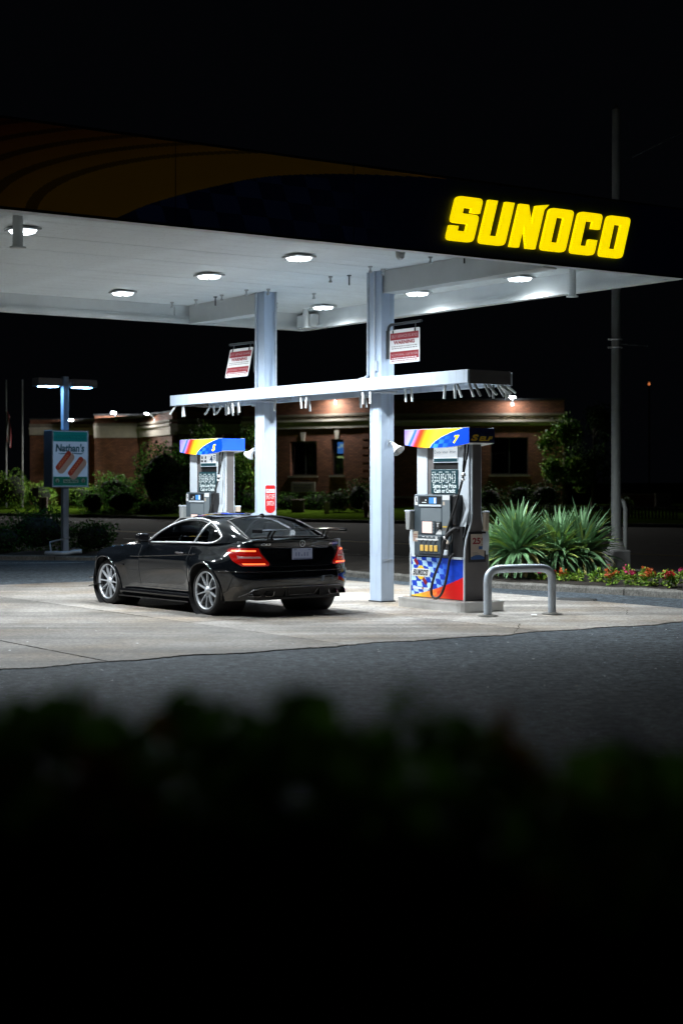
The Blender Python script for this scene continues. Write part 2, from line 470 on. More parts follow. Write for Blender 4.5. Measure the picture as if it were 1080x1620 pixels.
def spline(pts, n=8, closed=False):
    P = [Vector(p) for p in pts]; out = []; m = len(P)
    for i in range(m if closed else m-1):
        p1, p2 = P[i], P[(i+1) % m]
        p0 = P[i-1] if (i > 0 or closed) else p1; p3 = P[(i+2) % m] if (i < m-2 or closed) else p2
        for k in range(n):
            t = k/n
            out.append(0.5*((2*p1)+(p2-p0)*t+(2*p0-5*p1+4*p2-p3)*t*t+(3*p1-p0-3*p2+p3)*t**3))
    if not closed: out.append(P[-1])
    return out

# station frame: a runs along the pump island towards the camera side, b to the far right
TH = math.radians(35)
SRZ = -math.radians(55)
O2 = (0.629, 25.64)
def W(a, b, z=0.0):
    return (O2[0]+math.sin(TH)*a+math.cos(TH)*b, O2[1]-math.cos(TH)*a+math.sin(TH)*b, z)
# ================================================================== SETTING
def struct(name, mb, m, parent=None, **k):
    o = mb.build(name, m, parent, **k)
    if parent is None: o['kind'] = 'structure'
    return o
def sheet(name, poly, z, m):
    mb = MB(); mb.add([(x, y, z) for x, y in poly], [list(range(len(poly)))])
    o = mb.build(name, m); o['kind'] = 'structure'
    for p in o.data.polygons:
        if p.normal.z < 0: o.data.flip_normals(); break
    return o

sheet('ground', [(-900, -600), (900, -600), (900, 1200), (-900, 1200)], 0.0, M['asphalt'])

# concrete apron under the canopy: slabs with open joints
apron = thing('concrete_apron', 'stained pale concrete apron of large slabs under the canopy', None); apron['kind'] = 'structure'
b_edges = [-17.2, -13.6, -10.5, -7.45, -4.4, -1.4, 2.8]
a_edges = [[-7.4, -2.9, 1.6, 5.34], [-7.4, -4.0, 0.4, 5.34]]
for j in range(len(b_edges)-1):
    ae = a_edges[j % 2]
    for i in range(len(ae)-1):
        g = 0.012
        x0, x1, y0, y1 = ae[i]+g, ae[i+1]-g, b_edges[j]+g, b_edges[j+1]-g
        mb = MB()
        # a slab with slightly uneven, chipped edges
        n = 40
        ring = []
        for (p, q) in (((x0, y0), (x1, y0)), ((x1, y0), (x1, y1)), ((x1, y1), (x0, y1)), ((x0, y1), (x0, y0))):
            for k in range(n):
                t = k/n
                ring.append((lerp(p[0], q[0], t)+((random.uniform(-.03, .03)+.05*math.sin(5.1*lerp(p[1], q[1], t))+.04*math.sin(2.3*lerp(p[1], q[1], t)+1)) if (p[0] > 5 and q[0] > 5) else random.uniform(-.006, .006)), lerp(p[1], q[1], t)+random.uniform(-.006, .006)))
        dz = random.uniform(-.0012, .0012)
        top = [(x, y, 0.0105+dz) for x, y in ring]; bot = [(x, y, 0.002) for x, y in ring]
        N = len(ring)
        mb.add(top+bot, [list(range(N))]+[(k, (k+1) % N, N+(k+1) % N, N+k) for k in range(N)])
        o = mb.build('slab', M[('concrete_dark' if b_edges[j] < -4.5 else 'concrete_pale' if b_edges[j] > -2 else 'concrete')], apron)  # slab tone chosen by region to even out the lamp light
apron.location = W(0, 0); apron.rotation_euler = (0, 0, SRZ)

cv = thing('manhole_cover', 'dark round cover set flush in the concrete near the kerb', 'cover', (3.72, 26.1, .013))
mb = MB(); mb.lathe([(0, .004), (.26, .004), (.28, .0)], n=24); mb.build('lid', mat('cast_iron', (.05, .05, .05), .6, var=.3, vscale=20), cv)
mb = MB(); mb.lathe([(.285, .002), (.33, .002), (.33, -.006)], n=24); mb.build('ring', M['dark_metal'], cv)
tar = MB()
def tar_line(pts, w):
    P = spline([(q[0], q[1], 0) for q in pts], 10); V = []
    for i, p in enumerate(P):
        t_ = (P[min(i+1, len(P)-1)]-P[max(i-1, 0)]).normalized(); n_ = Vector((-t_.y, t_.x, 0)); ww = w*random.uniform(.5, 1.4); q = p+n_*random.uniform(-.012, .012)
        z = .0135
        V += [(q.x-n_.x*ww, q.y-n_.y*ww, z), (q.x+n_.x*ww, q.y+n_.y*ww, z)]
    tar.add(V, [(i*2, i*2+1, i*2+3, i*2+2) for i in range(len(P)-1)])
for pts, w in (([W(5.3, -1.9), W(4.6, -1.2), W(4.1, -.9), W(3.2, -1.4)], .004), ([W(5.3, .9), W(4.2, 1.2), W(3.4, 1.9), W(2.6, 2.4)], .004)):
    tar_line(pts, w)
o = tar.build('crack_sealant', mat('tar', (.006, .006, .006), .95, spec=0.0), None, fix=False); o['kind'] = 'structure'

# planting strip between the lot and the street: kerb stones, soil
KP = [(9.0, 21.2), (7.2, 23.9), (5.47, 26.3), (4.1, 27.75), (2.63, 29.15), (1.3, 30.9), (0.06, 32.7), (-1.7, 34.9), (-3.5, 37.2), (-4.6, 38.5), (-5.9, 39.35), (-8.2, 39.6), (-12.0, 39.5), (-16.0, 39.3)]
KS = [Vector((p[0], p[1], 0)) for p in spline([(x, y, 0) for x, y in KP], 12)]
kerb = thing('kerb', 'weathered concrete kerb stones edging the planting strip', None); kerb['kind'] = 'structure'
acc = 0; seg = [KS[0]]; stones = []
for i in range(1, len(KS)):
    acc += (KS[i]-KS[i-1]).length; seg.append(KS[i])
    if acc > 1.35:
        stones.append(seg); seg = [KS[i]]; acc = 0
def kerb_stone(seg, h, w, parent, m):
    d0 = (seg[-1]-seg[0]).normalized(); mb = MB()
    s = [p.copy() for p in seg]; s[0] = s[0]+d0*0.012; s[-1] = s[-1]-d0*0.012
    dz = random.uniform(-.012, .012)
    prof = [(0, 0.0), (0.012, h*0.75), (0.03, h-0.012), (0.055, h), (w, h), (w, 0)]
    V = []
    for i, p in enumerate(s):
        t = (s[min(i+1, len(s)-1)]-s[max(i-1, 0)]).normalized(); nrm = Vector((t.y, -t.x, 0))
        for q, z in prof:
            jit = random.uniform(-.006, .006) if z > 0 else 0
            V.append((p.x+nrm.x*(q+jit), p.y+nrm.y*(q+jit), (z+dz+jit) if z > 0 else 0))
    n = len(prof); F = []
    for i in range(len(s)-1):
        for k in range(n-1): F.append((i*n+k, i*n+k+1, (i+1)*n+k+1, (i+1)*n+k))
    F += [list(range(n)), [(len(s)-1)*n+k for k in range(n)][::-1]]
    mb.add(V, F); return mb.build('kerb_stone', m, parent)
for s in stones: kerb_stone(s, 0.115, 0.2, kerb, M['kerb'])
soil = MB()
back = []
for i, p in enumerate(KS):
    t = (KS[min(i+1, len(KS)-1)]-KS[max(i-1, 0)]).normalized(); nrm = Vector((t.y, -t.x, 0))
    back.append((p+nrm*0.19, p+nrm*2.0, p+nrm*5.2))
V = []; F = []
for i, (p, q, r) in enumerate(back):
    for k in range(9):
        c = p.lerp(r, k/8)
        V.append((c.x, c.y, 0.085+0.03*math.sin(c.x*3.1)*math.cos(c.y*2.3)+0.06*math.sin(PI*k/8)+random.uniform(-.015, .015)))
for i in range(len(back)-1):
    for k in range(8): F.append((i*9+k, i*9+k+1, (i+1)*9+k+1, (i+1)*9+k))
soil.add(V, F, 0, True)
struct('planting_bed', soil, M['soil'])
kerb2 = thing('street_kerb', 'low kerb between the planting strip and the street', None); kerb2['kind'] = 'structure'
for s in range(0, len(back)-8, 8):
    kerb_stone([back[i][2] for i in range(s, s+9)], 0.10, 0.16, kerb2, M['kerb'])

# street, far kerb, verge and rising lawn
FC = [(60, 44), (30, 60), (14, 69), (1.3, 76.3), (-9, 84.8), (-19.6, 94), (-45, 114), (-120, 170)]
FCS = [Vector(p) for p in spline([(x, y, 0) for x, y in FC], 10)]
near = [(b[2].x, b[2].y) for b in back]
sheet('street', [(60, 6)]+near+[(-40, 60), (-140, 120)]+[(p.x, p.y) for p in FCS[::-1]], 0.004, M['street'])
def offs(pts, d):
    out = []
    for i, p in enumerate(pts):
        t = (pts[min(i+1, len(pts)-1)]-pts[max(i-1, 0)]).normalized()
        out.append(p+Vector((t.y, -t.x, 0))*d)
    return out
def band(name, d0, d1, z0, z1, m, n=1, wob=0.0):
    mb = MB(); V = []; F = []
    rows = [offs(FCS, lerp(d0, d1, k/n)) for k in range(n+1)]
    for k, r in enumerate(rows):
        for p in r: V.append((p.x, p.y, lerp(z0, z1, k/n)+(random.uniform(-wob, wob) if 0 < k < n else 0)))
    c = len(FCS)
    for k in range(n):
        for i in range(c-1): F.append((k*c+i, k*c+i+1, (k+1)*c+i+1, (k+1)*c+i))
    mb.add(V, F, 0, True); return struct(name, mb, m)
# FCS runs right to left, so +d points away from the camera
band('far_kerb', 0.0, 0.02, 0.0, 0.15, M['kerb'])
band('far_kerb_top', 0.02, 0.22, 0.15, 0.15, M['kerb'])
band('lawn', 0.22, 60.0, 0.15, 1.9, M['lawn'], 20, 0.04)
def lawn_z(x, y):
    best = min(((x-p.x)**2+(y-p.y)**2, i) for i, p in enumerate(FCS))
    d = math.sqrt(best[0]); i = best[1]
    return 0.17+max(0, d-2.2)/57.8*1.73

# painted lane lines on the street
lines = MB(); ylines = MB()
def along(offset, s0, s1, w, mb):
    """offset = distance into the street from the planting strip, along a straight course."""
    d = Vector((-0.62, 0.785, 0)); nrm = Vector((0.785, 0.62, 0)); o = Vector((8.0, 29.0, 0))
    p, q = o+nrm*offset+d*s0, o+nrm*offset+d*s1
    k = nrm*w/2
    mb.add([(v.x, v.y, 0.009) for v in (p-k, q-k, q+k, p+k)], [(0, 1, 2, 3)])
for k in range(-4, 12):
    along(4.2, k*9, k*9+3.0, 0.14, lines); along(14.5, k*9+4, k*9+7, 0.14, lines)
for o_ in (8.3, 8.55): along(o_, -40, 90, 0.10, ylines)
for k in range(-2, 10): along(1.2, k*11, k*11+10.8, 0.12, lines)
struct('lane_markings', lines, M['white_line'], fix=False)
struct('centre_line_marking', ylines, M['yellow_line'], fix=False)
# thin white bay line on the lot, left
mb = MB(); mb.add([(-13, 36.2, .005), (-13, 36.05, .005), (-6.2, 38.2, .005), (-6.2, 38.3, .005)], [(0, 1, 2, 3)])
mb.add([(-9.5, 38.75, .006), (-9.5, 38.6, .006), (-6.0, 38.3, .006), (-6.0, 38.42, .006)], [(0, 1, 2, 3)])
struct('bay_line_marking', mb, M['white_line'], fix=False)

# ================================================================== CANOPY
HC = 5.15; HL = 4.82; HT = 5.80
A0, A1, B0, B1 = -6.05, 3.98, -11.5, 2.55
canopy = thing('station_canopy', 'large flat filling station canopy with dark printed fascia and white underside', 'canopy', W(0, 0), SRZ)
# ceiling pans, one mesh shared
pan = MB(); pw = 0.4; pan.bb(-pw/2+.004, pw/2-.004, B0+.06, B1-.06, 0, .03)
pm = pan.mesh('ceiling_panel', M['ceiling'])
na = int((A1-A0-.12)/pw)
for i in range(na+1):
    o = link('ceiling_panel', pm, canopy); o.location = (A0+.06+pw/2+i*pw*(A1-A0-.12)/((na+1)*pw) , 0, HC+random.uniform(0, .004))
    o.scale = ((A1-A0-.12)/((na+1)*pw), 1, 1)
mb = MB(); mb.bb(A0+.05, A1-.05, B0+.05, B1-.05, HC+.06, HT-.02); mb.build('deck', M['dark_gap'], canopy)
# perimeter: white inner faces, stepped lip and gutter
def rim(name, p, q, nrm):
    """vertical inner face with a small stepped lip at its foot; p,q in (a,b); nrm points inwards."""
    mb = MB(); prof = [(0.085, HC), (0.085, HL+.13), (0.11, HL+.125), (0.11, HL+.07), (0.15, HL+.065), (0.15, HL), (0.0, HL-.003), (0.0, HC)]
    V = []
    for c in (p, q):
        for d, z in prof: V.append((c[0]+nrm[0]*d, c[1]+nrm[1]*d, z))
    n = len(prof); mb.add(V, [(i, (i+1) % n, n+(i+1) % n, n+i) for i in range(n)]+[list(range(n)), list(range(n, 2*n))])
    return mb.build(name, M['white_trim'], canopy)
rim('rim', (A0, B0), (A0, B1), (1, 0)); rim('rim', (A1, B0), (A1, B1), (-1, 0))
rim('rim', (A0+.15, B1), (A1-.15, B1), (0, -1)); rim('rim', (A0+.15, B0), (A1-.15, B0), (0, 1))
# girders outside the columns, on the column line
def girder(a0, a1, b):
    mb = MB(); mb.bb(a0, a1, b-.10, b+.10, HC-.34, HC-.001); mb.bb(a0, a1, b-.13, b+.13, HC-.352, HC-.338)
    mb.build('girder', M['white_trim'], canopy)
girder(0.06, A1-.155, 0.03); girder(A0+.155, -3.54, 0.03)
girder(0.06, A1-.155, -8.4); girder(A0+.155, -3.36, -8.4)
mb = MB(); mb.bb(-5.85, -5.35, 2.27, 2.46, HL+.02, HC-.06, bev=.02); mb.build('downspout_box', M['white_trim'], canopy)
mb = MB(); mb.bb(A0+.086, A0+.12, -.36, -.30, HL+.13, HC-.005); mb.build('bracket', M['white_trim'], canopy)
# capped drain stubs hanging from the ceiling
def stub(a, b, ln, r):
    mb = MB(); mb.tube([(a, b, HC+.002), (a, b, HC-ln)], r, n=20)
    mb.lathe([(0, HC-ln-.015), (r*1.55, HC-ln-.015), (r*1.55, HC-ln), (r, HC-ln)], n=20, c=(a, b, 0))
    mb.build('drain_stub', M['white_trim'], canopy)
stub(1.75, -6.86, .38, .065); stub(-5.2, 2.05, .34, .055); stub(2.0, 2.15, .42, .06)
# little suppression nozzles
noz = MB(); noz.lathe([(0, 0), (.035, 0), (.035, -.02), (.016, -.025), (.016, -.07), (.028, -.075), (.028, -.10), (0, -.10)], n=10)
nm_ = noz.mesh('nozzle', M['fixture'])
rod = MB(); rod.tube([(0, 0, 0), (0, 0, -.16)], .012, n=6); rod.lathe([(0, 0), (.035, 0), (.035, -.015), (0, -.015)], n=8)
rm_ = rod.mesh('hanger_rod', M['dark_metal'])
for a, b in ((-3.2, -.5), (-4.1, -.45), (-2.9, -.25), (-5.0, -.45), (-3.0, .75), (-.9, -.35), (-.9, .55), (.45, -.55), (.3, -.2), (1.8, -.45), (2.6, -1.5), (2.2, .9), (2.55, 1.25), (-4.6, 1.0), (-5.6, -.6)):
    o = link('nozzle', nm_, canopy); o.location = (a, b, HC)
for a, b in ((-4.4, -.4), (-.6, -.2), (2.45, -.35)):
    o = link('hanger_rod', rm_, canopy); o.location = (a, b, HC)
cam_b = MB(); cam_b.lathe([(0, 0), (.07, 0), (.07, -.04), (.06, -.09), (.03, -.12), (0, -.125)], n=16, c=(2.0, -1.15, HC)); cam_b.build('dome_camera', M['fixture'], canopy)
# fascia: printed panels
RED, DRED = (0.42, 0.030, 0.012), (0.30, 0.012, 0.008)
YEL, ORA = (0.85, 0.40, 0.020), (0.62, 0.20, 0.012)
NAVY, BLU = (0.012, 0.025, 0.10), (0.045, 0.085, 0.26)
bound = curve([(-6.75, 4.80), (-6.3, 5.02), (-5.9, 5.17), (-5.3, 5.36), (-4.83, 5.49), (-3.9, 5.64), (-2.9, 5.735), (-2.0, 5.79), (-1.0, 5.83)])
def fascia_col(b, h):
    t = (h-HL)/(HT-HL)
    if b > -6.75 and (b > -1.2 or h < bound(b)):
        if b < -2.6:
            i = math.floor((b+h*0.35)/0.36); j = math.floor(h/0.21)
            fade = sstep(-2.6, -4.2, b)
            if (i+j) % 2 == 0 and h < 5.6: return mixc(NAVY, BLU, fade*(0.5+0.5*((i*7+j*3) % 5)/4))
        return NAVY
    # rings around the navy field
    d = math.hypot((b+1.6)/5.15, (h-4.80)/1.0)-1.0 if b < -1.6 else 0
    if d < 0.17: return YEL
    k = (d-0.17)/0.48
    base = mixc(YEL, DRED, min(1, k*1.05)) if k < 1 else DRED
    if k < 1.0:
        s = (k*5) % 1.0
        if s < 0.30: return tuple(c*0.38 for c in base)
        return base
    return tuple(c*lerp(1.0, .55, sstep(1, 2, k)) for c in base)
seams = [B0, -10.9, -8.4, -5.9, -3.38, B1+.0]
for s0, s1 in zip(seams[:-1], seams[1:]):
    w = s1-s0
    o = print_sheet('fascia_panel', s0+.005, s1-.005, HL+.03, HT, int(w*84), 80, fascia_col, lambda u, v: (A1+.012, u, v), print_mat('fascia_print', 0.002, 0.38), canopy)  # print glows faintly, added to brighten the unlit fascia
mb = MB(); mb.bb(A1-.02, A1+.008, B0, B1+.02, HL+.001, HT); mb.bb(A1-.03, A1+.02, B0, B1+.02, HT, HT+.03); mb.build('fascia_backing', M['sign_black'], canopy)
mb = MB(); mb.bb(A0, A1-.03, B1+.001, B1+.02, HL+.002, HT); mb.bb(A0, A1-.03, B0-.02, B0-.001, HL+.002, HT); mb.bb(A0-.02, A0-.001, B0, B1, HL+.002, HT)
mb.build('side_fascia', M['sign_black'], canopy)

# SUNOCO lettering: slanted block capitals standing off the fascia, lit from inside
def rnd(poly, r, which):
    out = []; n = len(poly)
    for i, (x, y) in enumerate(poly):
        if i in which:
            p = Vector(poly[i-1]); c = Vector((x, y)); q = Vector(poly[(i+1) % n])
            rr = min(r, (p-c).length*.49, (q-c).length*.49)
            u = c+(p-c).normalized()*rr; w = c+(q-c).normalized()*rr
            for k in range(5):
                t = k/4; out.append(((1-t)**2*u.x+2*t*(1-t)*c.x+t*t*w.x, (1-t)**2*u.y+2*t*(1-t)*c.y+t*t*w.y))
        else: out.append((x, y))
    return out
w_ = .68; s_ = .235
GL = {
 'S': [rnd([(0, 0), (w_, 0), (w_, .62), (.24, .62), (.24, .76), (.45, .76), (.45, .66), (w_, .66), (w_, 1), (0, 1), (0, .40), (.44, .40), (.44, .22), (.22, .22), (.22, .33), (0, .33)], .11, (0, 1, 2, 8, 9, 10))],
 'U': [rnd([(0, 0), (w_, 0), (w_, 1), (.445, 1), (.445, .19), (.235, .19), (.235, 1), (0, 1)], .11, (0, 1))],
 'N': [[(0, 0), (.235, 0), (.235, .52), (.44, 0), (w_, 0), (w_, .93), (.78, 1.06), (.44, 1), (.44, .55), (.24, 1), (0, 1)]],
 'O': [rnd([(0, 0), (w_, 0), (w_, 1), (0, 1)], .11, (0, 1, 2, 3)), [(.235, .2), (.445, .2), (.445, .8), (.235, .8)]],
 'C': [rnd([(0, 0), (w_, 0), (w_, .37), (.445, .37), (.445, .2), (.235, .2), (.235, .8), (.445, .8), (.445, .63), (w_, .63), (w_, 1), (0, 1)], .11, (0, 1, 10, 11))],
}
def glyph(ch, parent, mats, fn, depth, name='letter', off=0.0):
    """fn(u, v, d): letter plane to 3D."""
    bm = bmesh.new(); edges = []
    for loop in GL[ch]:
        vs = [bm.verts.new((x, y, 0)) for x, y in loop]
        edges += [bm.edges.new((vs[i], vs[(i+1) % len(vs)])) for i in range(len(vs))]
    bmesh.ops.triangle_fill(bm, use_beauty=True, use_dissolve=False, edges=edges)
    r = bmesh.ops.extrude_face_region(bm, geom=list(bm.faces))
    for g in r['geom']:
        if isinstance(g, bmesh.types.BMVert): g.co.z = 1.0
    for v in bm.verts: v.co = fn(v.co.x, v.co.y, v.co.z*depth)
    bmesh.ops.recalc_face_normals(bm, faces=bm.faces)
    me = bpy.data.meshes.new(name); bm.to_mesh(me); bm.free(); me.materials.append(mats)
    return link(name, me, parent)
pitch = 3.36/(6*.82-.14+.22)
LB0, LZ0, LH = -2.005, 5.0, .585
def letter_fn(i):
    return lambda u, v, d: (A1+.014+d, LB0+.10+(i*.81+u*.98)*0.665+(v*LH)*0.30-.04, LZ0+v*LH)
for i, ch in enumerate('SUNOCO'):
    glyph(ch, canopy, M['sign_yellow'], letter_fn(i), .05)

# the canopy lamps' optics as a photometric profile: most light at 35-50 degrees off the vertical, soft cut-off beyond
ang = list(range(0, 95, 5))
cv = curve([(0.0, .05), (.28, .12), (.40, .30), (.50, .58), (.60, .84), (.70, 1.0), (.80, .90), (.90, .66), (1.0, .48)])
cand = [max(0.0, cv(math.cos(math.radians(a)))*math.cos(math.radians(a)))*1000 for a in ang]
ies = bpy.data.texts.new('canopy_lamp_profile')
ies.write('IESNA:LM-63-2002\nTILT=NONE\n1 -1 1.0 %d 1 1 2 0 0 0\n1.0 1.0 0.0\n%s\n0\n%s\n' % (len(ang), ' '.join(str(a) for a in ang), ' '.join('%.2f' % c for c in cand)))
lamp_light = bpy.data.lights.new('canopy_light', 'POINT'); lamp_light.energy = LAMP; lamp_light.color = (.90, .965, 1.0); lamp_light.shadow_soft_size = .16
lamp_light.use_nodes = True
_n = lamp_light.node_tree.nodes; _e = _n['Emission']; _i = _n.new('ShaderNodeTexIES'); _i.mode = 'INTERNAL'; _i.ies = ies
_s = _n.new('ShaderNodeMath'); _s.operation = 'MULTIPLY'; _s.inputs[1].default_value = 1.0
lamp_light.node_tree.links.new(_i.outputs['Fac'], _s.inputs[0]); lamp_light.node_tree.links.new(_s.outputs[0], _e.inputs['Strength'])
# canopy lamps: shallow square LED panels hanging on short stems
def make_lamp():
    t = thing('canopy_lamp', 'x', 'ceiling lamp', (0, 0, 0), SRZ, 'square lamps under the canopy')
    mb = MB(); mb.box((0, 0, -.035), (.475, .43, .03), bev=.01); mb.bb(-.07, .07, -.07, .07, -.018, .0); mb.build('housing', M['fixture'], t)
    for sx in (-1, 1):
        # half an oval lens, its rim a soft bevel
        mb = MB(); rim_, low_ = [], []
        for (z, a_, b_, gp, out) in ((-.052, .225, .195, .012, rim_), (-.085, .195, .165, .018, low_)):
            out.append((sx*gp, -b_, z))
            for k in range(13):
                q = -PI/2+PI*k/12; out.append((sx*(gp+(a_-gp)*abs(math.cos(q))**.6), b_*(abs(math.sin(q))**.75)*(1 if q > 0 else -1), z))
            out.append((sx*gp, b_, z))
        N = len(rim_); mb.add(rim_+low_, [(k, (k+1) % N, N+(k+1) % N, N+k) for k in range(N)]+[list(range(N))], 1); mb.add(low_, [list(range(N))], 0)
        mb.build('lens', [M['lens'], M['lens_edge']], t, merge=True)
    mb = MB(); mb.lathe([(0, -.055), (.035, -.055), (.035, -.10), (0, -.11)], n=12); mb.build('sensor', M['fixture'], t)
    lo = bpy.data.objects.new('light', lamp_light); col.objects.link(lo); lo.parent = t; lo.location = (0, 0, -.30)
    return t
LAMPS = [(.88, -2.13, 'third lit lamp along the canopy, close to the yellow letters and nozzles'),
         (.90, 2.05, 'lit canopy lamp just below the yellow letters'),
         (-1.65, 1.97, 'lit canopy lamp beside the nearer column, above the hanging warning sign'),
         (-4.40, 1.90, 'lit canopy lamp seen between the two columns beside a white drain stub'),
         (-1.67, -2.13, 'lit canopy lamp over the car, middle of the row of three'),
         (-4.50, -2.17, 'lit canopy lamp at the back edge, farthest from the yellow letters'),
         (.98, -6.45, 'lit canopy lamp partly hidden behind a hanging grey drain stub'),
         (-1.66, -6.40, 'lit lamp on the far wing, in line with the middle lamp over the car'), (-4.45, -6.40, 'lit lamp on the far wing, in line with the lamp at the back edge')]
lp = None
for a, b, lab in LAMPS:
    loc = W(a, b, HC-.001)
    if lp is None: lp = make_lamp(); o = lp; o.location = loc; o.scale = (.82, .82, .9)
    else: o = dup(lp, loc)
    o['label'] = lab or 'lit lamp under the far wing of the canopy beyond the second island'

# ================================================================== COLUMNS
def column(a, label, far):
    t = thing('canopy_column', label, 'column', W(a, 0), SRZ, 'columns carrying the canopy')
    mb = MB(); mb.box((0, 0, 1.645), (.30, .25, 3.25), bev=.008)
    mb.build('cladding', M['column_paint'], t)
    # the bare rolled section above the shelf: two flanges and a web, shorter cheek where the girder sits
    hb = HC-.001 if far else HC-.36
    mb = MB(); mb.bb(-.15, .15, -.125, -.100, 3.47, HC-.001)
    mb.bb(-.012, .012, -.10, .10, 3.47, hb); mb.bb(-.15, .15, .10, .125, 3.47, hb)
    mb.bb(-.15, -.125, -.10, .10, 3.47, hb); mb.bb(.125, .149, -.10, .10, 3.47, hb)
    mb.build('shaft', M['column_paint'], t)
    if not far:
        mb = MB(); mb.bb(-.16, .16, -.098, .14, HC-.365, HC-.353); mb.build('cap_plate', M['column_paint'], t)
    mb = MB(); mb.bb(-.165, .165, -.14, .14, .006, .03); mb.build('base_plate', M['dark_metal'], t)
    mb = MB()
    if far:
        mb.tube([(.20, .08, HC), (.20, .08, 3.47)], .020, n=10); mb.tube([(-.06, -.15, HC), (-.06, -.15, 3.47)], .014, n=8)
    else:
        mb.tube([(-.20, -.12, HC), (-.20, -.12, 3.55), (-.30, -.12, 3.50), (-.42, -.12, 3.49)], .024, n=10)
        mb.tube([(.02, -.155, HC), (.02, -.155, 3.47)], .016, n=8)
    mb.build('conduit', M['galv'], t)
    mb = MB(); mb.bb(-.13, .06, -.14, -.126, 3.47, 3.52); mb.bb(.0, .08, -.16, -.126, 3.6, 3.75) if not far else None
    mb.build('junction_box', M['galv'], t)
    if not far:
        mb = MB(); mb.bb(.151, .158, -.09, .09, .66, .68); mb.bb(-.10, .10, -.128, -.1255, .74, .745); mb.bb(-.10, -.095, -.128, -.1255, .745, 1.02); mb.bb(.095, .10, -.128, -.1255, .745, 1.02)
        mb.build('hatch_seam', M['galv'], t)
    return t
c_near = column(0.0, 'pale blue-grey square column nearest the fuel dispenser marked 7', False)
c_far = column(-3.38, 'pale blue-grey square column behind the car bearing a red sticker', True)
# emergency sticker on the far column, facing the lot entrance
fx = lambda x0: (lambda u, v, d=0: (x0+d, u, v))
es = MB()
es.prism([(-.10, 1.40), (-.06, 1.355), (0, 1.34), (.06, 1.355), (.10, 1.40), (.10, 1.80), (.08, 1.82), (-.08, 1.82), (-.10, 1.80)], fx(.151), 0, .002, 0)
es.bb(.1535, .1545, -.09, .09, 1.69, 1.755, 1)
for s, z0, z1, x in (('EMERGENCY', 1.70, 1.745, .082), ('SHUT-OFF', 1.58, 1.665, .085), ('SWITCH', 1.47, 1.55, .07)):
    text_add(es, s, -x, x, z0, z1, lambda u, v: (.1555, u, v), 2 if s == 'EMERGENCY' else 1)
es.build('emergency_sticker', [M['sticker_red'], M['white_print'], M['sticker_red']], c_far, fix=False)
mb = MB(); mb.bb(.151, .157, -.085, .09, 1.16, 1.27, 0); mb.bb(.1575, .1585, -.0, .08, 1.17, 1.20, 1); mb.bb(.1575, .1585, -.09, -.02, 1.175, 1.185, 1); mb.build('notice', [M['white_print'], M['red_print']], c_far)

# ================================================================== SHELF ACROSS THE COLUMNS
shelf = thing('hose_shelf', 'long pale horizontal hose shelf fixed across both canopy columns', 'hose shelf', W(0, 0), SRZ)
S0, S1, SW = -6.0, 2.61, .42
mb = MB(); mb.bb(S0, S1, -SW, -SW+.04, 3.28, 3.47, bev=.006); mb.build('front_board', M['pale_paint'], shelf)
mb = MB(); mb.bb(S0, S1, SW-.04, SW, 3.26, 3.45, bev=.006); mb.build('back_board', M['pale_paint'], shelf)
for x in (S0, S1-.04):
    mb = MB(); mb.bb(x, x+.04, -SW+.042, SW-.042, 3.275, 3.468); mb.build('end_board', mat('dark_brown_paint', (.10, .09, .088), .6, var=.15, vscale=4), shelf)  # end boards darker and browner than the front and back boards
mb = MB()
for p, q in ((S0+.05, -3.55), (-3.21, -.17), (.17, S1-.05)): mb.bb(p, q, -SW+.05, SW-.05, 3.40, 3.42)
for p, q in ((-3.55, -3.21), (-.17, .17)):
    mb.bb(p, q, -SW+.05, -.145, 3.40, 3.42); mb.bb(p, q, .145, SW-.05, 3.40, 3.42)
mb.build('deck_plate', M['pale_paint'], shelf)
for x in (-3.38, 0):
    for d in (-.2, .2):
        mb = MB(); mb.bb(x+d-.025, x+d+.025, -SW+.045, SW-.045, 3.30, 3.395); mb.build('bearer', M['galv'], shelf)
    mb = MB(); mb.tube([(x+.2, -.30, 3.262), (x+.78, -.30, 3.235)], .022, n=8); mb.tube([(x-.75, .2, 3.235), (x-.2, .2, 3.262)], .022, n=8); mb.build('brace', M['galv'], shelf)
def peg(a, b, da, db, ln=.20):
    d = Vector((da, db, -1)).normalized()*ln; p = Vector((a, b, 3.275))
    mb = MB(); mb.tube([p, p+d], .019, n=8); mb.build('hose_peg', M['white_trim'], shelf)
for a, b, da, db in ((-5.9, -.36, -.9, -.3), (-5.75, -.3, .05, .0), (-5.62, -.36, .1, .1), (-5.6, .2, -.8, -.3), (-5.35, .3, -.9, -.3), (-5.1, .34, .4, .0), (-4.8, -.2, .15, 0), (-4.72, .0, .1, 0), (-4.45, .1, 0, 0), (-4.30, -.2, .05, 0), (-4.10, -.3, 0, 0),
        (-3.86, -.37, .12, .0), (-3.66, -.37, .12, 0), (-2.75, -.2, -.15, 0), (-2.55, .35, .1, 0), (-1.72, -.37, .1, 0), (-1.55, -.37, -.15, 0), (-1.0, .3, .1, 0), (-.85, .3, .1, 0),
        (.02, -.38, .0, 0), (.22, -.38, -.02, 0), (.93, -.25, .1, 0), (1.08, -.25, .12, 0), (2.0, -.34, -.1, 0), (2.22, -.34, .05, 0), (2.26, -.32, .35, .1),
        (2.5, -.30, .3, .2), (2.52, -.22, .4, .3), (2.5, -.02, .3, .4), (2.5, .05, .7, .5), (2.52, .12, -.05, .1), (2.5, .22, .2, .6), (2.52, .28, .8, .6), (2.5, .38, .0, .1), (2.4, .36, .2, .9), (2.48, .40, .2, 1.6)):
    peg(a, b, da, db)

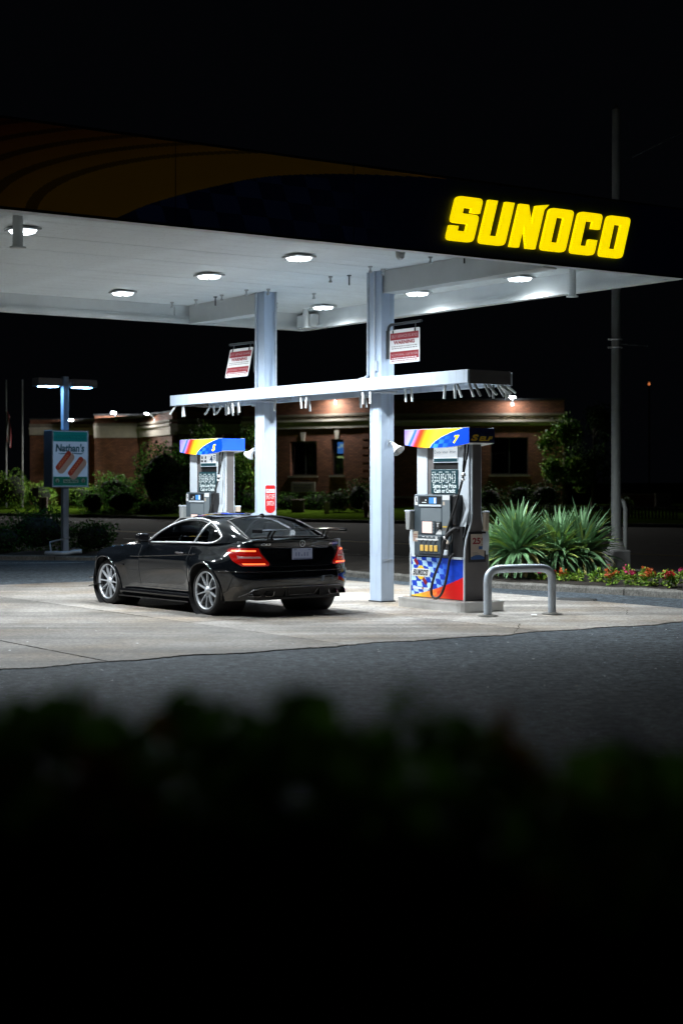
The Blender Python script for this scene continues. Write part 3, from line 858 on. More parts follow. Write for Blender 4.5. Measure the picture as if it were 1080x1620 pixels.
# ================================================================== HANGING WARNING SIGNS
def warning_sign(a_hinge, sgn, b, swing, label):
    """A board hung from a bent pipe that reaches out along the island from a column face."""
    t = thing('warning_sign', label, 'sign', W(a_hinge, b, 4.30), SRZ, 'hanging self service warning signs')
    mb = MB(); mb.tube(spline([(0, 0, -.5), (0, 0, -.1), (sgn*.06, 0, .0), (sgn*.2, 0, .005), (sgn*.85, 0, .01)], 5), .022, n=8)
    mb.bb(-.02, .02, -.03, .03, -.52, -.08); mb.build('bracket', M['dark_metal'], t)
    c, s = math.cos(swing), math.sin(swing)
    x0, x1 = (0.04, .80) if sgn > 0 else (-.80, -.04)
    def P(u, v, d=0):  # u 0..1 along, v 0..1 up; plane hangs from the pipe
        z = -.60+.52*v
        dd = d
        return (lerp(x0, x1, u), dd*c+z*s, z*c-dd*s)
    mb = MB(); poly = rnd([(0, 0), (1, 0), (1, 1), (0, 1)], .05, (0, 1, 2, 3)); mb.prism(poly, P, -.004, .004)
    mb.build('board', M['white_print'], t)
    mb = MB()
    for u in (.13, .86): mb.tube([P(u, .96, 0), P(u, 1.16, 0)], .010, n=6); mb.tube([P(u, .98, -.012), P(u, .90, -.012)], .012, n=6)
    mb.build('hook', M['dark_metal'], t)
    mb = MB()
    def q(u0, u1, v0, v1, mi, d=-.006): mb.add([P(u0, v0, d), P(u1, v0, d), P(u1, v1, d), P(u0, v1, d)], [(0, 1, 2, 3)], mi)
    q(.03, .97, .69, .90, 0); q(.03, .97, .12, .35, 0)
    f = lambda u, v: P(u, v, -.0075)
    text_add(mb, 'SELF SERVICE ISLAND', .07, .93, .76, .84, f, 1, bold=-.028)
    text_add(mb, 'WARNING', .14, .84, .56, .675, f, 0, bold=.045)
    text_add(mb, 'NO SMOKING', .07, .50, .22, .285, f, 1, bold=-.028); text_add(mb, 'STOP MOTOR', .54, .93, .22, .285, f, 1, bold=-.028)
    r2 = random.Random(3)
    for row, (z, mi) in enumerate(((.50, 2), (.44, 2), (.155, 1), (.075, 0))):
        u = .08
        while u < .88:
            w = r2.uniform(.03, .09); q(u, min(u+w, .92), z-.012, z+.014, mi, -.0075); u += w+.022
    mb.build('lettering', [M['red_print'], M['white_print'], M['grey_print']], t, fix=False)
    return t
warning_sign(.165, 1, 0.0, 0.0, 'red and white warning sign hanging straight beside the nearer column')
warning_sign(-3.55, -1, -.10, .22, 'red and white warning sign swung askew on the car side column')

# horn speakers fixed to the columns
def horn(loc, rz, tilt, label):
    t = thing('horn_speaker', label, 'speaker', loc, rz, 'white horn speakers on the columns')
    t.scale = (.82, .82, .82); R = Matrix.Rotation(tilt, 3, 'Y')
    mb = MB(); prof = [(.035, 0), (.045, .06), (.055, .10), (.075, .15), (.105, .19), (.125, .21), (.118, .205), (.07, .16), (.03, .12), (0, .12)]
    V = MB(); V.lathe(prof, n=20, axis='X')
    mb.add([R @ Vector(p)+Vector((.10, 0, 0)) for p in V.v], V.f, 0, True); mb.build('bell', M['white_print'], t)
    mb = MB(); mb.tube([(0, 0, .02), (.07, 0, .03), (.12, 0, 0)], .016, n=8); mb.bb(.0, .012, -.04, .04, -.05, .08); mb.build('bracket', M['galv'], t)
    return t
horn(W(.15, .02, 2.47), SRZ+.25, .75, 'white horn speaker on the nearer column, above the plinth of dispenser 7')
horn(W(-3.55, -.05, 2.45), SRZ+PI+.35, .75, 'white horn speaker on the far column, beside dispenser 5')
# ================================================================== FUEL DISPENSERS
M['bin_grey'] = mat('bin_grey', (.30, .32, .32), .4)
def face_front(y): return lambda u, v, d=0: (u, y-d, v)
def header_col(u, v):
    """u 0..1 along, v 0..1 up: violet, blue, red and yellow bands sweeping round a blue field."""
    # edge of the blue field
    e = 0.40+0.12*v+0.40*max(0, v)**2.2
    if u > e:
        if u < 0.74 and v < 0.62:
            i = math.floor((u-0.25*v*0.3)/0.075); j = math.floor(v/0.21)
            if (i+j) % 2 == 0: return mixc(lin(55, 140, 240), lin(20, 80, 215), sstep(.42, .72, u))
        if u < e+0.018: return lin(70, 150, 235)
        return lin(8, 62, 205)
    k = u-0.10*v*1.1
    st = [(-0.12, (120, 90, 190)), (0.0, (150, 140, 225)), (0.045, (150, 150, 235)), (0.06, (40, 95, 215)), (0.085, (60, 110, 225)), (0.10, (165, 130, 205)), (0.125, (190, 95, 150)),
          (0.15, (235, 55, 40)), (0.19, (240, 60, 30)), (0.25, (248, 150, 30)), (0.31, (252, 205, 35)), (0.40, (250, 225, 60)), (0.7, (255, 225, 40)), (1, (255, 225, 40))]
    for (a, ca), (b, cb) in zip(st[:-1], st[1:]):
        if k <= b: return mixc(lin(*ca), lin(*cb), max(0, (k-a)/(b-a)))
    return lin(255, 225, 40)
def lower_col(u, v):
    # u 0..1, v 0..1; wedge of red and orange rays in the lower right
    edge = 0.02+0.33*u+0.22*u*u
    if v < edge:
        ang = (v+0.03)/(u+0.35)
        t = sstep(0.05, 0.9, u)
        base = mixc(lin(252, 205, 60), lin(240, 90, 40), sstep(.1, .55, u))
        base = mixc(base, lin(225, 15, 15), sstep(.55, .80, u+0.25*v))
        s = math.sin((v*1.0-u*0.72)*46)
        if .22 < u < .80 and s > 0.35: base = mixc(base, lin(245, 150, 60) if u < .5 else lin(225, 40, 25), .7)
        return base
    sx = u+0.16*(v-.5)
    i = math.floor(sx/0.094); j = math.floor((v+0.12*u)/0.135)
    if (i+j) % 2 == 0: return lin(14, 62, 190)
    f = sstep(.28, .72, sx)
    return mixc(lin(190, 225, 252), mixc(lin(70, 150, 240), lin(16, 66, 200), sstep(.45, .8, sx)), f)

def dispenser(a, num, label, self_side, mid_card):
    t = thing('fuel_dispenser', label, 'fuel pump', W(a, -.01, .155), SRZ, 'fuel dispensers on the island')
    # bottle shaped side profile (y, z)
    prof = [(-.215, 0), (-.215, .60), (-.205, .76), (-.18, .90), (-.12, 1.05), (-.085, 1.16), (-.075, 1.25), (-.075, 2.27), (.075, 2.27), (.075, 1.25), (.085, 1.16), (.12, 1.05), (.18, .90), (.205, .76), (.215, .60), (.215, 0)]
    mb = MB(); mb.prism(prof, lambda y, z, d: (d, y, z), -.555, .555); mb.build('body', M['pump_grey'], t)
    for sx in (-1, 1):
        mb = MB(); mb.prism(prof, lambda y, z, d: (sx*d, y, z), .556, .592)
        mb.build('side_panel', M['pump_side'], t)
        # pale edge beading following the bottle outline at the front and back
        for sy in (-1, 1):
            p = [(sx*.575, sy*abs(y), z) for y, z in prof[:8]]
            mb = MB(); mb.tube(p, .017, n=8); mb.build('edge_trim', M['silver'], t)
    for sy in (-1, 1):
        Y = lambda d: sy*d
        # silver uprights either side of the display opening
        for x0_, x1_, z0_ in ((-.555, -.33, 1.45), (.33, .555, 1.10)):
            mb = MB(); mb.bb(x0_, x1_, Y(.076), Y(.115), z0_, 2.28, bev=.01); mb.build('upright', M['silver'], t)
        mb = MB()
        V = [(.335, Y(.116), 1.32), (.555, Y(.116), 1.32), (.555, Y(.215), .92), (.335, Y(.215), .92)]
        mb.add(V, [(0, 1, 2, 3)]); mb.build('shoulder', M['silver'], t)
        # bulging silver cheek left of the keypad
        sl = -1 if sy < 0 else 1
        mb = MB()
        mb.grid(lambda p, q: (sl*(.452+.125*p+.045*math.sin(PI*min(1, q*1.1))*p-.03*q*q*p), Y(.238-.03*p*p), .605+.60*q), 6, 12)
        mb.grid(lambda p, q: (sl*(.577+.045*math.sin(PI*min(1, q*1.1))-.03*q*q), Y(.208-.12*p), .605+.60*q), 3, 12)
        mb.build('cheek', M['silver'], t)
        if sy > 0: continue
    # ---- front (the car side)
    F = face_front
    mb = MB(); mb.bb(-.33, .33, -.088, -.076, 1.50, 2.27); mb.build('display_recess', M['black_plastic'], t)
    # inner jamb, seen as a brown strip
    mb = MB(); mb.bb(-.33, -.20, -.10, -.088, 1.52, 2.25); mb.build('jamb', M['pump_side'], t)
    # upper card
    mb = MB(); mb.bb(-.20, .335, -.118, -.090, 2.00, 2.30, bev=.006); mb.build('card_frame', M['silver'], t)
    mb = MB(); mb.bb(-.18, .318, -.121, -.119, 2.065, 2.30, 0); mb.bb(-.18, .318, -.1205, -.119, 2.015, 2.063, 1)
    if mid_card == 'drive':
        text_add(mb, 'Enjoy your drive.', -.165, .30, 2.120, 2.187, F(-.1225), 2)
    else:
        text_add(mb, '4', .12, .22, 2.075, 2.205, F(-.1225), 3, bold=.02)
        for k, x in enumerate((-.13, -.02)):
            mb.add([F(-.1222)(p, q) for p, q in ((x-.04, 2.08), (x+.04, 2.08), (x+.04, 2.12), (x-.04, 2.12))], [(0, 1, 2, 3)], 4)
            mb.add([F(-.1222)(p, q) for p, q in ((x-.02, 2.14), (x+.03, 2.14), (x+.03, 2.19), (x-.02, 2.19))], [(0, 1, 2, 3)], 4)
        for k in range(3):
            mb.add([F(-.1222)(p, q) for p, q in ((.24, 2.19-.03*k), (.30, 2.19-.03*k), (.30, 2.205-.03*k), (.24, 2.205-.03*k))], [(0, 1, 2, 3)], 3)
    mb.build('card', [mat('backlit_card', (.7, .72, .74), .4, emit=(.82, .92, 1.0), es=.65), M['teal_panel'], M['black_print'], M['blue_print'], M['grey_print']], t, fix=False)
    # price panel
    mb = MB(); mb.bb(-.235, .335, -.128, -.09, 1.545, 1.905, bev=.01); mb.build('price_panel', M['teal_panel'], t)
    mb = MB()
    for s, x0 in (('355', -.215), ('385', -.075), ('429', .065), ('43', .205)):
        for k, ch in enumerate(s):
            xx = x0+k*.041+(.014 if k else 0); text_add(mb, ch, xx, xx+.030, 1.722, 1.842, F(-.130), 0, bold=.0)
        for w0, w1, z in ((.1, .8, 1.860), (.15, .75, 1.705)):
            mb.add([F(-.130)(p, q) for p, q in ((x0+.11*w0, z), (x0+.11*w1, z), (x0+.11*w1, z+.008), (x0+.11*w0, z+.008))], [(0, 1, 2, 3)], 0)
    text_add(mb, 'Same Low Price', -.19, .31, 1.630, 1.695, F(-.130), 1, bold=.02)
    text_add(mb, 'Cash or Credit', -.165, .285, 1.558, 1.623, F(-.130), 1, bold=.02)
    mb.build('price_lettering', [M['lit_print'], M['lit_print']], t, fix=False)
    # keypad module, standing proud
    mb = MB(); mb.bb(-.455, .33, -.262, -.076, .62, 1.535, bev=.02); mb.build('keypad_module', M['pump_grey'], t)
    mb = MB(); mb.bb(.331, .425, -.235, -.076, 1.08, 1.53, bev=.02); mb.build('valve_cover', M['black_plastic'], t)
    mb = MB(); mb.bb(-.32, .14, -.264, -.262, 1.39, 1.505, 0); mb.bb(-.12, .04, -.2655, -.264, 1.40, 1.49, 1)
    mb.bb(-.01, .03, -.2665, -.2655, 1.405, 1.485, 2); mb.bb(-.27, -.18, -.266, -.264, 1.412, 1.42, 2); mb.bb(-.20, -.18, -.266, -.264, 1.44, 1.46, 2)
    mb.build('sale_display', [M['black_plastic'], M['blue_glow'], M['lit_print']], t, fix=False)
    mb = MB(); mb.bb(-.335, .15, -.275, -.262, 1.355, 1.385, bev=.005); mb.build('ledge', M['silver'], t)
    mb = MB(); mb.bb(-.43, -.365, -.2645, -.262, 1.375, 1.505, 0); mb.bb(-.408, -.388, -.2655, -.2645, 1.44, 1.49, 1); mb.bb(-.408, -.37, -.2655, -.2645, 1.425, 1.44, 1); mb.build('arrow_sticker', [M['white_print'], M['black_print']], t)
    mb = MB(); mb.bb(-.30, .14, -.2635, -.262, 1.12, 1.335); mb.build('recess_panel', M['pump_mid'], t)
    mb = MB(); mb.bb(-.30, .02, -.272, -.262, .955, 1.15, bev=.006); mb.build('screen_bezel', M['pump_grey'], t)
    mb = MB(); mb.bb(-.255, -.045, -.2745, -.272, .965, 1.135); mb.build('screen', M['pink_glow'], t)
    for r in range(4):
        mb = MB(); mb.bb(-.028, .0, -.276, -.272, .975+r*.042, 1.00+r*.042); mb.build('side_button', M['pump_mid'], t)
    mb = MB(); mb.bb(.04, .15, -.285, -.262, 1.03, 1.14, bev=.01); mb.build('card_reader', M['black_plastic'], t)
    mb = MB(); mb.bb(.085, .10, -.287, -.285, 1.06, 1.12); mb.bb(.07, .125, -.287, -.285, 1.11, 1.118); mb.build('reader_mark', M['white_print'], t)
    mb = MB(); mb.add([(.02, -.263, .95), (.15, -.263, .95), (.15, -.263, 1.01), (.10, -.263, 1.025)], [(0, 1, 2, 3)]); mb.build('reader_flag', M['white_print'], t)
    mb = MB(); mb.bb(-.335, .17, -.300, -.262, .66, .935, bev=.02); mb.build('grade_panel', M['pump_grey'], t)
    for k in range(4):
        x = -.225+k*.10
        mb = MB(); mb.bb(x-.036, x+.036, -.312, -.300, .70, .79, bev=.008); mb.build('grade_button', M['yellow_button'], t)
        mb = MB(); mb.add([F(-.3015)(p, q) for p, q in ((x-.03, .83), (x+.0, .83), (x+.035, .865), (x+.012, .865))], [(0, 1, 2, 3)]); mb.add([F(-.3015)(p, q) for p, q in ((x-.03, .80), (x-.03, .845), (x+.0, .83), (x+.0, .81))], [(0, 1, 2, 3)])
        mb.build('grade_mark', M['black_print'], t, fix=False)
    mb = MB(); mb.bb(-.37, .12, -.3012, -.3002, .86, .882); 
    for x in (-.20, -.11, -.02, .08): mb.bb(x-.025, x+.025, -.3012, -.3002, .905, .915)
    mb.bb(.06, .10, -.3012, -.3002, .885, .92); mb.build('grade_print', M['white_print'], t)
    mb = MB(); mb.bb(-.47, -.36, -.2655, -.262, .835, .985, 0)
    for k in range(4): mb.bb(-.455, -.38, -.2665, -.2655, .85+k*.028, .858+k*.028, 1)
    mb.build('notice_sticker', [M['pink_glow'] if False else M['cream'], M['red_print']], t)
    # right hand column of the module
    mb = MB(); mb.bb(.172, .33, -.268, -.262, .95, 1.53); mb.build('printer_door', M['pump_mid'], t)
    mb = MB(); mb.bb(.175, .325, -.2705, -.268, 1.455, 1.525); mb.build('door_sticker', M['white_print'], t)
    mb = MB(); mb.bb(.18, .225, -.2695, -.268, 1.38, 1.43, 0); mb.bb(.18, .32, -.2698, -.268, 1.055, 1.075, 1); mb.bb(.18, .28, -.2698, -.268, 1.01, 1.045, 2); mb.build('small_sticker', [M['cream'], M['dim_yellow'], M['pump_side']], t)
    mb = MB(); mb.lathe([(.0, -.272), (.06, -.272), (.06, -.262)], n=16, c=(.25, 0, .82), axis='Y', arc=PI); mb.build('receipt_hood', M['cream'], t)
    mb = MB(); mb.bb(.185, .315, -.2755, -.262, .735, .815); mb.build('receipt_slot', M['black_plastic'], t)
    mb = MB(); mb.bb(.19, .30, -.29, -.262, .65, .73, bev=.02); mb.build('receipt_tray', M['silver'], t)
    # nozzle boot and nozzle
    mb = MB(); mb.bb(.345, .545, -.226, -.10, .62, 1.075); mb.build('nozzle_boot', M['black_plastic'], t)
    mb = MB(); mb.bb(.335, .56, -.25, -.225, .60, .63); mb.build('boot_sill', M['silver'], t)
    mb = MB()
    mb.tube(spline([(.47, -.235, 1.04), (.42, -.28, 1.03), (.36, -.33, .96), (.30, -.35, .84), (.285, -.35, .74)], 5), [.022]*3+[.03]*16+[.024]*2, n=8)
    mb.tube(spline([(.40, -.30, 1.0), (.44, -.31, .92), (.42, -.33, .84), (.34, -.35, .80)], 4), .010, n=6)
    mb.build('nozzle', M['rubber'], t)
    mb = MB(); mb.lathe([(.0, -.02), (.026, -.02), (.03, .0), (.026, .03), (.0, .03)], n=10, c=(.325, -.345, .90)); mb.build('swivel', M['steel'], t)
    # the hose: from under the header down, swivel, down to the nozzle; loop hanging at the front
    mb = MB(); mb.tube(spline([(.545, -.17, 2.30), (.555, -.20, 2.1), (.545, -.21, 1.86)], 6), .017, n=8)
    mb.tube(spline([(.57, -.13, 2.30), (.578, -.17, 2.1), (.555, -.21, 1.86)], 6), .012, n=8)
    mb.tube(spline([(.545, -.21, 1.80), (.53, -.235, 1.68), (.46, -.27, 1.40), (.37, -.31, 1.12), (.325, -.345, .93)], 8), .017, n=8)
    lo = [(.325, -.345, .90), (.25, -.36, .62), (.12, -.365, .36), (.045, -.36, .17), (.05, -.355, .06), (.13, -.35, .025), (.23, -.345, .08), (.30, -.33, .24), (.32, -.30, .42), (.33, -.27, .60), (.38, -.235, .68)]
    mb.tube(spline(lo, 8), .018, n=8); mb.build('hose', M['rubber'], t)
    mb = MB(); mb.lathe([(.0, .0), (.03, .0), (.034, .015), (.03, .03), (.022, .05), (.0, .05)], n=12, c=(.548, -.21, 1.80)); mb.build('hose_coupling', M['steel'], t)
    mb = MB(); mb.lathe([(0, 0), (.026, 0), (.026, .03), (0, .03)], n=10, c=(.546, -.215, 1.735)); mb.build('hose_clamp', M['steel'], t)
    # squeegee holders on the two ends
    for cx, cy, wx, wy, mm in ((-.505, -.285, .115, .11, 'bin_grey'), (.63, .135, .07, .075, 'cream')):
        mb = MB(); V = MB(); V.box((0, 0, 0), (wx, wy, .27), bev=.015)
        mb.add([(cx+p[0]*(.7+.3*(p[2]+.135)/.27), cy+p[1], 1.14+p[2]) for p in V.v], V.f); mb.build('squeegee_bin', M[mm], t)
        mb = MB(); mb.box((cx, cy, 1.287), (wx*1.08, wy*1.08, .024), bev=.006); mb.build('bin_lid', M['silver'], t)
    # lower printed panel
    print_sheet('lower_panel', 0, 1, 0, 1, 96, 60, lower_col, lambda u, v: (lerp(-.572, .572, u), -.2175-.0035*math.sin(PI*u), lerp(.015, .605, v)), print_mat('lower_print', 0.0, .35), t)
    mb = MB(); mb.bb(-.59, .59, -.221, -.216, .0, .014); mb.build('kick_strip', M['dark_metal'], t)
    # emblem: yellow diamond with a red arrow behind and the name across it
    cx, cz = -.345, .375; FF = F(-.2235)
    mb = MB()
    for (p, q) in (((-.135, .195), (-.065, .115)), ((.05, -.085), (.125, -.165))):
        d = Vector((q[0]-p[0], q[1]-p[1])).normalized(); n_ = Vector((-d.y, d.x))*.03
        mb.prism([(cx+p[0]-n_.x, cz+p[1]-n_.y), (cx+q[0]-n_.x, cz+q[1]-n_.y), (cx+q[0]+n_.x, cz+q[1]+n_.y), (cx+p[0]+n_.x, cz+p[1]+n_.y)], FF, 0, .001, 1)
    mb.prism(rnd([(cx-.15, cz), (cx, cz-.125), (cx+.15, cz), (cx, cz+.125)], .06, (0, 1, 2, 3)), FF, .0012, .002, 0)
    mb.prism([(cx-.215, cz-.005), (cx-.19, cz-.058), (cx+.185, cz-.058), (cx+.22, cz+.005), (cx+.195, cz+.058), (cx-.18, cz+.058)], FF, .0021, .003, 2)
    mb.prism([(cx-.175, cz-.25), (cx+.185, cz-.25), (cx+.185, cz-.22), (cx-.175, cz-.22)], FF, .0, .001, 2)
    mb.prism([(cx+.03, cz-.245), (cx+.06, cz-.245), (cx+.06, cz-.215), (cx+.03, cz-.215)], FF, .0011, .0016, 1)
    mb.build('emblem', [M['yellow_print'], M['red_print'], M['white_print']], t)
    for i, ch in enumerate('SUNOCO'):
        glyph(ch, t, M['black_print'], lambda u, v, d: (cx-.168+(i*.81+u)*.066+v*.02, -.2235-.0031-d, cz-.042+v*.084), .0012)
    # header box with a bowed lower edge
    Hx, Hy = .69, .235
    bowl = lambda u: 2.275-.055*(1-(u/Hx)**2)
    hc = MB(); nn = 16; V = []
    for k in range(nn+1):
        u = lerp(-Hx, Hx, k/nn)
        for y in (-Hy+.003, Hy-.003): V += [(u, y, bowl(u)), (u, y, 2.495)]
    for k in range(nn):
        i = k*4
        hc.add([], [])
        hc.f += [(i, i+4, i+5, i+1), (i+2, i+3, i+7, i+6), (i, i+2, i+6, i+4), (i+1, i+5, i+7, i+3)]; hc.mi += [0]*4; hc.sm += [False]*4
    hc.f += [(0, 1, 3, 2), (nn*4, nn*4+2, nn*4+3, nn*4+1)]; hc.mi += [0]*2; hc.sm += [False]*2
    hc.v = V
    hc.build('header_box', M['white_print'], t)
    print_sheet('header_face', 0, 1, 0, 1, 120, 28, header_col, lambda u, v: (lerp(-Hx, Hx, u), -Hy-.001, lerp(bowl(lerp(-Hx, Hx, u)), 2.495, v)), print_mat('header_print', 0.85, .3), t)
    mb = MB(); text_add(mb, num, .365 if num != '7' else .36, .50, 2.275, 2.395, F(-Hy-.004), 0, shear=.35, bold=.055); mb.build('number', M['lit_yellow'], t, fix=False)
    sidep = M['navy'] if self_side else M['lit_blue']
    mb = MB(); mb.bb(Hx+.001, Hx+.006, -Hy, Hy, 2.283, 2.497); mb.bb(-Hx-.006, -Hx-.001, -Hy, Hy, 2.283, 2.497); mb.build('header_end', sidep, t)
    if self_side:
        mb = MB(); g = lambda u, v: (Hx+.0075, u, v)
        text_add(mb, 'S', -.205, -.06, 2.305, 2.40, g, 0, shear=.25, bold=.06); text_add(mb, 'ELF', -.06, .205, 2.308, 2.375, g, 0, shear=.25, bold=.05)
        mb.build('header_lettering', M['dim_yellow'], t, fix=False)
    mb = MB(); mb.bb(-Hx, Hx, -Hy-.004, -Hy+.01, 2.4965, 2.503); mb.bb(-Hx, Hx, Hy-.01, Hy+.004, 2.4965, 2.503); mb.build('header_trim', M['silver'], t)
    # price notice on the near end
    mb = MB(); mb.bb(.594, .604, -.155, .155, .56, 1.00); mb.build('notice_frame', M['black_plastic'], t)
    mb = MB(); mb.bb(.6045, .606, -.125, .125, .60, .965, 0)
    g = lambda u, v: (.607, u, v)
    text_add(mb, '25', -.095, .055, .82, .915, g, 1, bold=.04); text_add(mb, '¢', .065, .098, .862, .918, g, 1, bold=.02)
    mb.add([g(p, q) for p, q in ((.02, .745), (.10, .745), (.10, .79), (.02, .79))], [(0, 1, 2, 3)], 2)
    for k in range(5): mb.add([g(p, q) for p, q in ((-.095, .70-k*.012), (.0+.02*(k % 3), .70-k*.012), (.0+.02*(k % 3), .705-k*.012), (-.095, .705-k*.012))], [(0, 1, 2, 3)], 3)
    mb.add([g(u, v) for u, v in [(-.125, .60), (.125, .60), (.125, .635), (.05, .662), (0, .668), (-.05, .662), (-.125, .635)]], [list(range(7))], 2)
    mb.add([g(p, q) for p, q in ((.06, .805), (.09, .805), (.09, .812), (.06, .812))], [(0, 1, 2, 3)], 1)
    mb.build('notice', [M['cream'], M['red_print'], M['blue_print'], M['grey_print']], t, fix=False)
    return t

def plinth(a, label):
    t = thing('island_plinth', label, 'plinth', W(a, 0), SRZ, 'pump island plinths')
    o = rnd([(-.77, -.41), (.77, -.41), (.77, .40), (-.77, .40)], .16, (0, 1, 2, 3))
    mb = MB(); mb.prism(o, lambda u, v, d: (u, v, d), .01, .125); mb.build('steel_skirt', M['steel'], t)
    mb = MB(); o2 = [(u*1.012, v*1.02) for u, v in o]; mb.prism(o2, lambda u, v, d: (u, v, d), .1255, .155); mb.build('rim', M['steel'], t)
    mb = MB(); o3 = [(u*.95, v*.92) for u, v in o]; mb.prism(o3, lambda u, v, d: (u, v, d), .1552, .158); mb.build('top', M['concrete'], t)
    return t
p7 = plinth(1.70, 'steel edged concrete plinth under the dispenser marked 7'); p7.scale = (1.065, 1, 1)
plinth(-5.235, 'steel edged concrete plinth hidden behind the car under the dispenser marked 5')
d7 = dispenser(1.67, '7', 'fuel dispenser marked 7 with black hose loop and chequered lower panel', True, 'drive'); d7.scale = (1.1, 1, 1)
d5 = dispenser(-5.185, '5', 'fuel dispenser marked 5 with blue lit header end, behind the car', False, 'four'); d5.scale = (1.09, 1, 1)

# hoop barrier protecting the dispenser
hoop = thing('hoop_barrier', 'grey steel hoop barrier set in the concrete beside dispenser 7', 'barrier', (0, 0, 0))
p0 = Vector((2.02, 22.75, 0)); p1 = Vector((2.96, 23.15, 0))
d = p1-p0
mb = MB()
path = [p0+Vector((0, 0, 0)), p0+Vector((0, 0, .35)), p0+Vector((0, 0, .50)), p0+d*.03+Vector((0, 0, .60)), p0+d*.12+Vector((0, 0, .655)), p0+d*.3+Vector((0, 0, .665)), p0+d*.7+Vector((0, 0, .665)), p0+d*.88+Vector((0, 0, .655)), p0+d*.97+Vector((0, 0, .60)), p1+Vector((0, 0, .50)), p1+Vector((0, 0, .35)), p1]
mb.tube(spline(path, 6), .057, n=16); mb.build('hoop', M['galv'], hoop)
for p in (p0, p1):
    mb = MB(); mb.lathe([(.0, .026), (.062, .04), (.13, .03), (.15, .02)], n=14, c=(p.x, p.y, 0)); mb.build('footing', M['kerb'], hoop)
# ================================================================== CAR
M['paint'] = mat('black_car_paint', (0.0035, 0.0045, 0.006), 0.10, coat=1.0, spec=0.25)
M['gloss_black'] = mat('gloss_black_trim', (0.006, 0.006, 0.007), 0.12, spec=0.5)
M['chrome'] = mat('chrome', (0.80, 0.83, 0.87), 0.30, metal=0.75)
M['dull_chrome'] = mat('dull_chrome', (0.22, 0.22, 0.23), 0.25, metal=1.0)
M['rim'] = mat('silver_grey_rim', (0.58, 0.61, 0.65), 0.30, metal=0.5)
M['tyre'] = mat('tyre', (0.016, 0.016, 0.017), 0.7)
M['disc'] = mat('brake_disc', (0.07, 0.07, 0.075), 0.4, metal=1.0)
M['tail_red'] = mat('tail_lamp_red', (0.16, 0.002, 0.002), 0.12, emit=(1.0, 0.012, 0.004), es=0.16, coat=1.0)
M['tail_lit'] = mat('lit_tail_bar', (0.9, 0.2, 0.05), 0.3, emit=(1.0, 0.13, 0.035), es=2.3)
M['tail_clear'] = mat('clear_lamp_strip', (0.22, 0.10, 0.10), 0.15, emit=(1.0, 0.5, 0.45), es=0.10, coat=1.0)
M['plate'] = mat('plate_face', (0.30, 0.34, 0.48), 0.4, emit=(0.60, 0.72, 1.0), es=0.06)
M['plate_blue'] = mat('plate_blue', (0.14, 0.17, 0.32), 0.5)
M['car_glass'] = glass_mat('car_window_glass', (0.28, 0.31, 0.33))
M['rear_glass'] = glass_mat('rear_window_glass', (0.13, 0.14, 0.15))
M['interior'] = mat('dark_interior', (0.025, 0.025, 0.027), 0.7)
M['seat'] = mat('grey_leather_seat', (0.10, 0.10, 0.10), 0.55)
M['seat_light'] = mat('pale_headlining', (0.28, 0.28, 0.27), 0.8)
M['lamp_glass'] = mat('head_lamp', (0.5, 0.52, 0.55), 0.08, coat=1.0)

CAR_YAW = math.radians(128)
CAR = thing('sports_coupe', 'glossy black two door sports coupe with raised rear wing and lit red tail lamps', 'car', (-1.125, 23.625, 0.0105), CAR_YAW)
CAR.scale = (1.0, 1.095, 1.0)
WB = 2.765; WR = .345; AR = .392; ZC = .345
plan = [(-.985, 0), (-.98, .2), (-.965, .42), (-.935, .60), (-.87, .745), (-.76, .835), (-.6, .875), (-.35, .885), (0, .885), (.5, .885), (1.4, .885), (2.2, .885), (2.765, .885), (3.0, .87), (3.22, .82), (3.40, .70), (3.52, .50), (3.575, .25), (3.59, 0)]
PL = spline([(x, y, 0) for x, y in plan], 10)
PX = np.array([p.x for p in PL]); PY = np.array([p.y for p in PL])
PS = np.concatenate([[0], np.cumsum(np.hypot(np.diff(PX), np.diff(PY)))]); SL = PS[-1]
def ol(s): return float(np.interp(s, PS, PX)), float(np.interp(s, PS, PY))
def nrm(s):
    e = .03; x0, y0 = ol(max(0, s-e)); x1, y1 = ol(min(SL, s+e))
    t = Vector((x1-x0, y1-y0)).normalized(); return Vector((-t.y, t.x))
def s_of_x(x):   # on the side portion
    m = (PS > .9) & (PS < SL-.9)
    return float(np.interp(x, PX[m], PS[m]))
rear_in = curve([(.18, .16), (.25, .11), (.33, .05), (.40, .012), (.50, .0), (.60, .0), (.635, .004), (.66, .030), (.75, .040), (.86, .055), (.95, .060), (1.01, .045), (1.05, .030), (1.08, .03)])
front_in = curve([(.15, .05), (.22, .0), (.40, .0), (.55, .03), (.66, .10), (.75, .22), (.85, .4), (1.1, .6)])
side_in = curve([(.15, .08), (.22, .064), (.34, .042), (.45, .024), (.58, .007), (.66, .002), (.72, .0), (.785, .001), (.80, .012), (.88, .040), (.96, .075), (1.08, .13)])
ztop_x = curve([(-1.0, 1.045), (-.8, 1.05), (-.5, 1.035), (0, 1.005), (.6, .980), (1.2, .962), (1.8, .945), (2.2, .925), (2.765, .875), (3.2, .78), (3.45, .70), (3.6, .66)])
def flare(x): return .088*math.exp(-((x+.02)/.44)**4)+.062*math.exp(-((x-WB)/.44)**4)
def zlow(s):
    x, y = ol(s)
    if s > .75 and s < SL-.8:
        for c in (0, WB):
            if abs(x-c) < AR: return ZC+math.sqrt(max(0, AR*AR-(x-c)**2))
    if x < -.4: return lerp(.27, .215, sstep(.3, 1.3, s))
    if x > 3.1: return .14
    return .19
